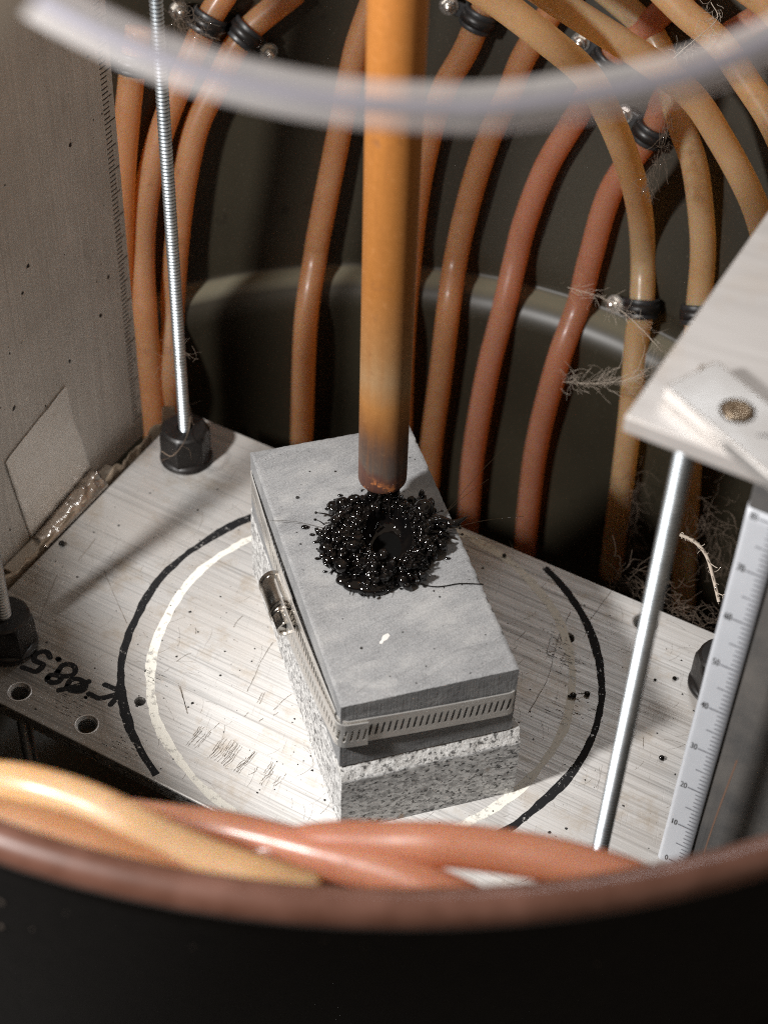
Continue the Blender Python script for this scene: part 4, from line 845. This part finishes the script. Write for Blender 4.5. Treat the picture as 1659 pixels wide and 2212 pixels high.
BIG = [(-0.44, 0.68, 0.20, 0.13), (-0.24, 0.74, 0.24, 0.12), (0.20, 0.86, 0.50, 0.11), (0.40, 0.80, 0.54, 0.115), (0.30, 0.70, 0.60, 0.09), (0.92, 0.62, 0.20, 0.19), (1.12, 0.42, 0.16, 0.14), (-0.66, -0.34, 0.18, 0.11), (-0.62, -0.60, 0.16, 0.10),
       (0.62, -0.92, 0.14, 0.10), (0.70, -1.02, 0.10, 0.08), (-0.38, -0.82, 0.30, 0.12), (0.96, 0.10, 0.30, 0.12), (0.86, -0.46, 0.24, 0.09), (-0.52, 0.10, 0.40, 0.10), (-0.2, -0.55, 0.48, 0.11), (0.28, -0.66, 0.44, 0.10), (1.00, -0.18, 0.28, 0.09), (0.05, 0.62, 0.52, 0.10)]
for i, (x, y, z, r) in enumerate(BIG):
    b = MB(); ball(b, (x, y, BZ1+z), r, True, None, 0.12); obj('large_bubble', b, M['slag'], sl)
b = MB()
for (x, y, r, sx) in ((-0.10, -1.02, 0.17, 1.5), (0.12, -1.06, 0.19, 1.5), (-0.32, -0.92, 0.13, 1.2), (0.30, -0.96, 0.15, 1.1)): ball(b, (x, y, BZ1+0.06), r, True, (sx, 0.8, 0.62))
obj('molten_lip', b, M['slag'], sl)
b = MB()
for i in range(26):
    t = random.uniform(0, 2*math.pi); r = radius(t)*0.95; L = random.uniform(0.10, 0.34)*(1.6 if abs(t) < 0.6 or t > 5.9 else 1)
    p = Vector((SX+r*math.cos(t), SY+r*math.sin(t), BZ1+random.uniform(0.03, 0.22))); d = Vector((math.cos(t+random.uniform(-.5,.5)), math.sin(t+random.uniform(-.5,.5)), random.uniform(-0.15, 0.25)))
    e = p+d*L; e.z = max(BZ1+0.02, e.z); w = random.uniform(0.006, 0.016)
    b.tube([p, p.lerp(e, 0.5)+Vector((0, 0, 0.02)), e], lambda u, w=w: w*(1.3-0.9*u), 6, 3)
    if random.random() < 0.45: ball(b, e, random.uniform(0.014, 0.030))
for p, q in (((0.9, 0.2, 0.3), (1.55, 0.34, 0.25)), ((0.9, 0.1, 0.2), (1.48, 0.12, 0.06)), ((1.0, 0.3, 0.25), (1.40, 0.40, 0.24))):
    P_ = Vector(p)+EZ*BZ1; Q_ = Vector(q)+EZ*BZ1; b.tube([P_, P_.lerp(Q_, 0.5)+Vector((0, 0.03, 0.05)), Q_], lambda u: 0.06*(1-u)+0.006+0.025*math.sin(u*9)**2*(1-u), 8, 6)
obj('splash_spikes', b, M['slag'], sl)['kind'] = 'stuff'
b = MB(); ball(b, (1.42, 0.30, BZ1+0.24), 0.09, True, (1.5, 0.8, 0.9)); b.tube([(1.42, 0.30, BZ1+0.24), (1.58, 0.36, BZ1+0.30), (1.66, 0.40, BZ1+0.34)], lambda u: 0.06*(1-u)+0.003, 8, 5); ball(b, (1.25, 0.24, BZ1+0.22), 0.08, True); obj('pointed_drop', b, M['slag'], sl)
b = MB()
for p, q in (((1.3, 0.6, 0.2), (2.3, 1.5, 1.0)), ((1.2, 0.4, 0.25), (2.0, 0.95, 0.7)), ((1.3, 0.2, 0.2), (2.6, 0.45, 0.35)), ((-0.7, 0.2, 0.1), (-1.7, 0.35, 0.08)), ((1.4, 0.1, 0.1), (2.15, 0.05, 0.10))):
    P_ = Vector(p)+EZ*BZ1; Q_ = Vector(q)+EZ*BZ1; b.tube([P_, P_.lerp(Q_, 0.5)+Vector((0, 0, 0.06)), Q_], 0.0035, 5, 5)
obj('glass_hairs', b, M['slag_amber'], sl)['kind'] = 'stuff'
b = MB()
for x, y, r in ((-1.05, 0.28, 0.045), (-0.92, 0.12, 0.03), (-0.86, -0.05, 0.025), (-1.10, -0.1, 0.014), (-0.80, -0.42, 0.03), (-0.66, -0.70, 0.025), (1.35, -0.28, 0.03), (1.45, 0.55, 0.02), (-0.5, 1.08, 0.03), (1.0, 1.0, 0.035), (0.6, -1.0, 0.02)):
    ball(b, (x, y, BZ1+r*0.5), r, True, (1.5, 1.0, 0.7))
obj('spatter', b, M['slag'], sl)['kind'] = 'stuff'

# beads on the plate
BL = ['black glass bead beside the silver tape patch', 'black bead on the cream circle at the back right', 'flattened black bead pair on the cream circle at the right', 'round black bead touching the black circle at the right',
      'lone black bead with shadow on bright metal at the right', 'small black bead left of the nut by the ruler', 'tiny black bead nearest the right rod', 'tiny dark bead between right rod and ruler']
for (x, y), r, L in zip(DATA['bead'], (0.062, 0.042, 0.06, 0.055, 0.05, 0.042, 0.026, 0.03), BL):
    b = MB(); ball(b, (x, y, r*0.86), r, True, (1, 1, 0.9)); o = obj('slag_bead', b, M['slag'], origin=(x, y, 0)); tag(o, L, 'bead', 'slag beads spilled on the plate')
p, q = [Vector((*w, 0.05)) for w in DATA['bead'][2:4]]; b = MB(); b.tube([p, p.lerp(q, 0.5)+EZ*0.03, q], 0.007, 6, 5); ball(b, p+(p-q)*0.25-EZ*0.01, 0.035)
o = obj('bead_thread', b, M['slag'], origin=p); tag(o, 'fine glass thread joining two black beads at the right', 'thread')

# ------------------------------------------------------------------ cobwebs and lint
random.seed(5)
def strands(path, n, spread, L, r, curl=0.6):
    mb = MB(); p = spline(path, 8)
    for i in range(n):
        c = p[random.randrange(len(p))]+Vector((random.gauss(0,1), random.gauss(0,1), random.gauss(0,1)))*spread
        k_ = random.randrange(len(p)-1); d = (p[k_+1]-p[k_]).normalized()+Vector((random.gauss(0,1), random.gauss(0,1), random.gauss(0,1)))*curl; d.normalize()
        q = [c]; l = L*random.uniform(0.4, 1.4)
        for j in range(4):
            d = (d+Vector((random.gauss(0,1), random.gauss(0,1), random.gauss(0,1)))*0.35).normalized(); q.append(q[-1]+d*l/4)
        mb.tube(q, r*random.uniform(0.6, 1.3), 3, 2, False)
    return mb
def fuzz(name, key, n, spread, L, r, mat, label, cat, extra=None, curl=0.6):
    mb = strands(DATA['web'][key], n, spread, L, r, curl)
    if extra: mb.tube(DATA['web'][key], extra, 5, 8, False)
    o = obj(name, mb, M[mat], origin=DATA['web'][key][-1]); o['kind'] = 'stuff'; tag(o, label, cat)
fuzz('cobweb', 'web_a', 90, 0.05, 0.4, 0.0025, 'web', 'dusty cobweb strand above the clip foot at right', 'cobweb', 0.006, 0.25)
fuzz('cobweb', 'web_b', 110, 0.05, 0.50, 0.0028, 'web', 'horizontal dusty cobweb strand left of the upper plate', 'cobweb', 0.005, 0.22)
fuzz('lint_tuft', 'web_c', 90, 0.05, 0.45, 0.0032, 'lint', 'tan lint tuft hanging from the clip at upper right', 'lint', None, 0.25)
fuzz('cobweb', 'web_d', 80, 0.05, 0.35, 0.0025, 'web', 'cobweb across the glossy hose at top right', 'cobweb', 0.006, 0.25)
fuzz('loose_fibre', 'web_e', 30, 0.02, 0.15, 0.008, 'web', 'curled pale fibre between the right rod and ruler', 'fibre', 0.035)
fuzz('lint_pile', 'lint_a', 200, 0.20, 0.5, 0.0032, 'lint', 'brown lint pile behind the right back plate edge', 'lint')
fuzz('lint_pile', 'lint_b', 90, 0.14, 0.5, 0.0032, 'lint', 'grey lint streak on the wall left of the right rod', 'lint')
fuzz('lint_pile', 'lint_c', 110, 0.22, 0.55, 0.0032, 'lint', 'dusty lint under the upper plate beside the ruler', 'lint')
fuzz('lint_tuft', 'rod_a', 46, 0.07, 0.40, 0.0032, 'lint', 'lint tuft caught halfway up the thin left rod', 'lint')
fuzz('lint_tuft', 'rod_b', 10, 0.03, 0.30, 0.0032, 'lint', 'single fibre draped over the nut beside the panel', 'fibre', 0.009)
fuzz('lint_tuft', 'top_a', 110, 0.10, 0.40, 0.0032, 'lint', 'dark lint around the clip at the top left', 'lint')
for o in bpy.data.objects:
    if '_o' in o: del o['_o']
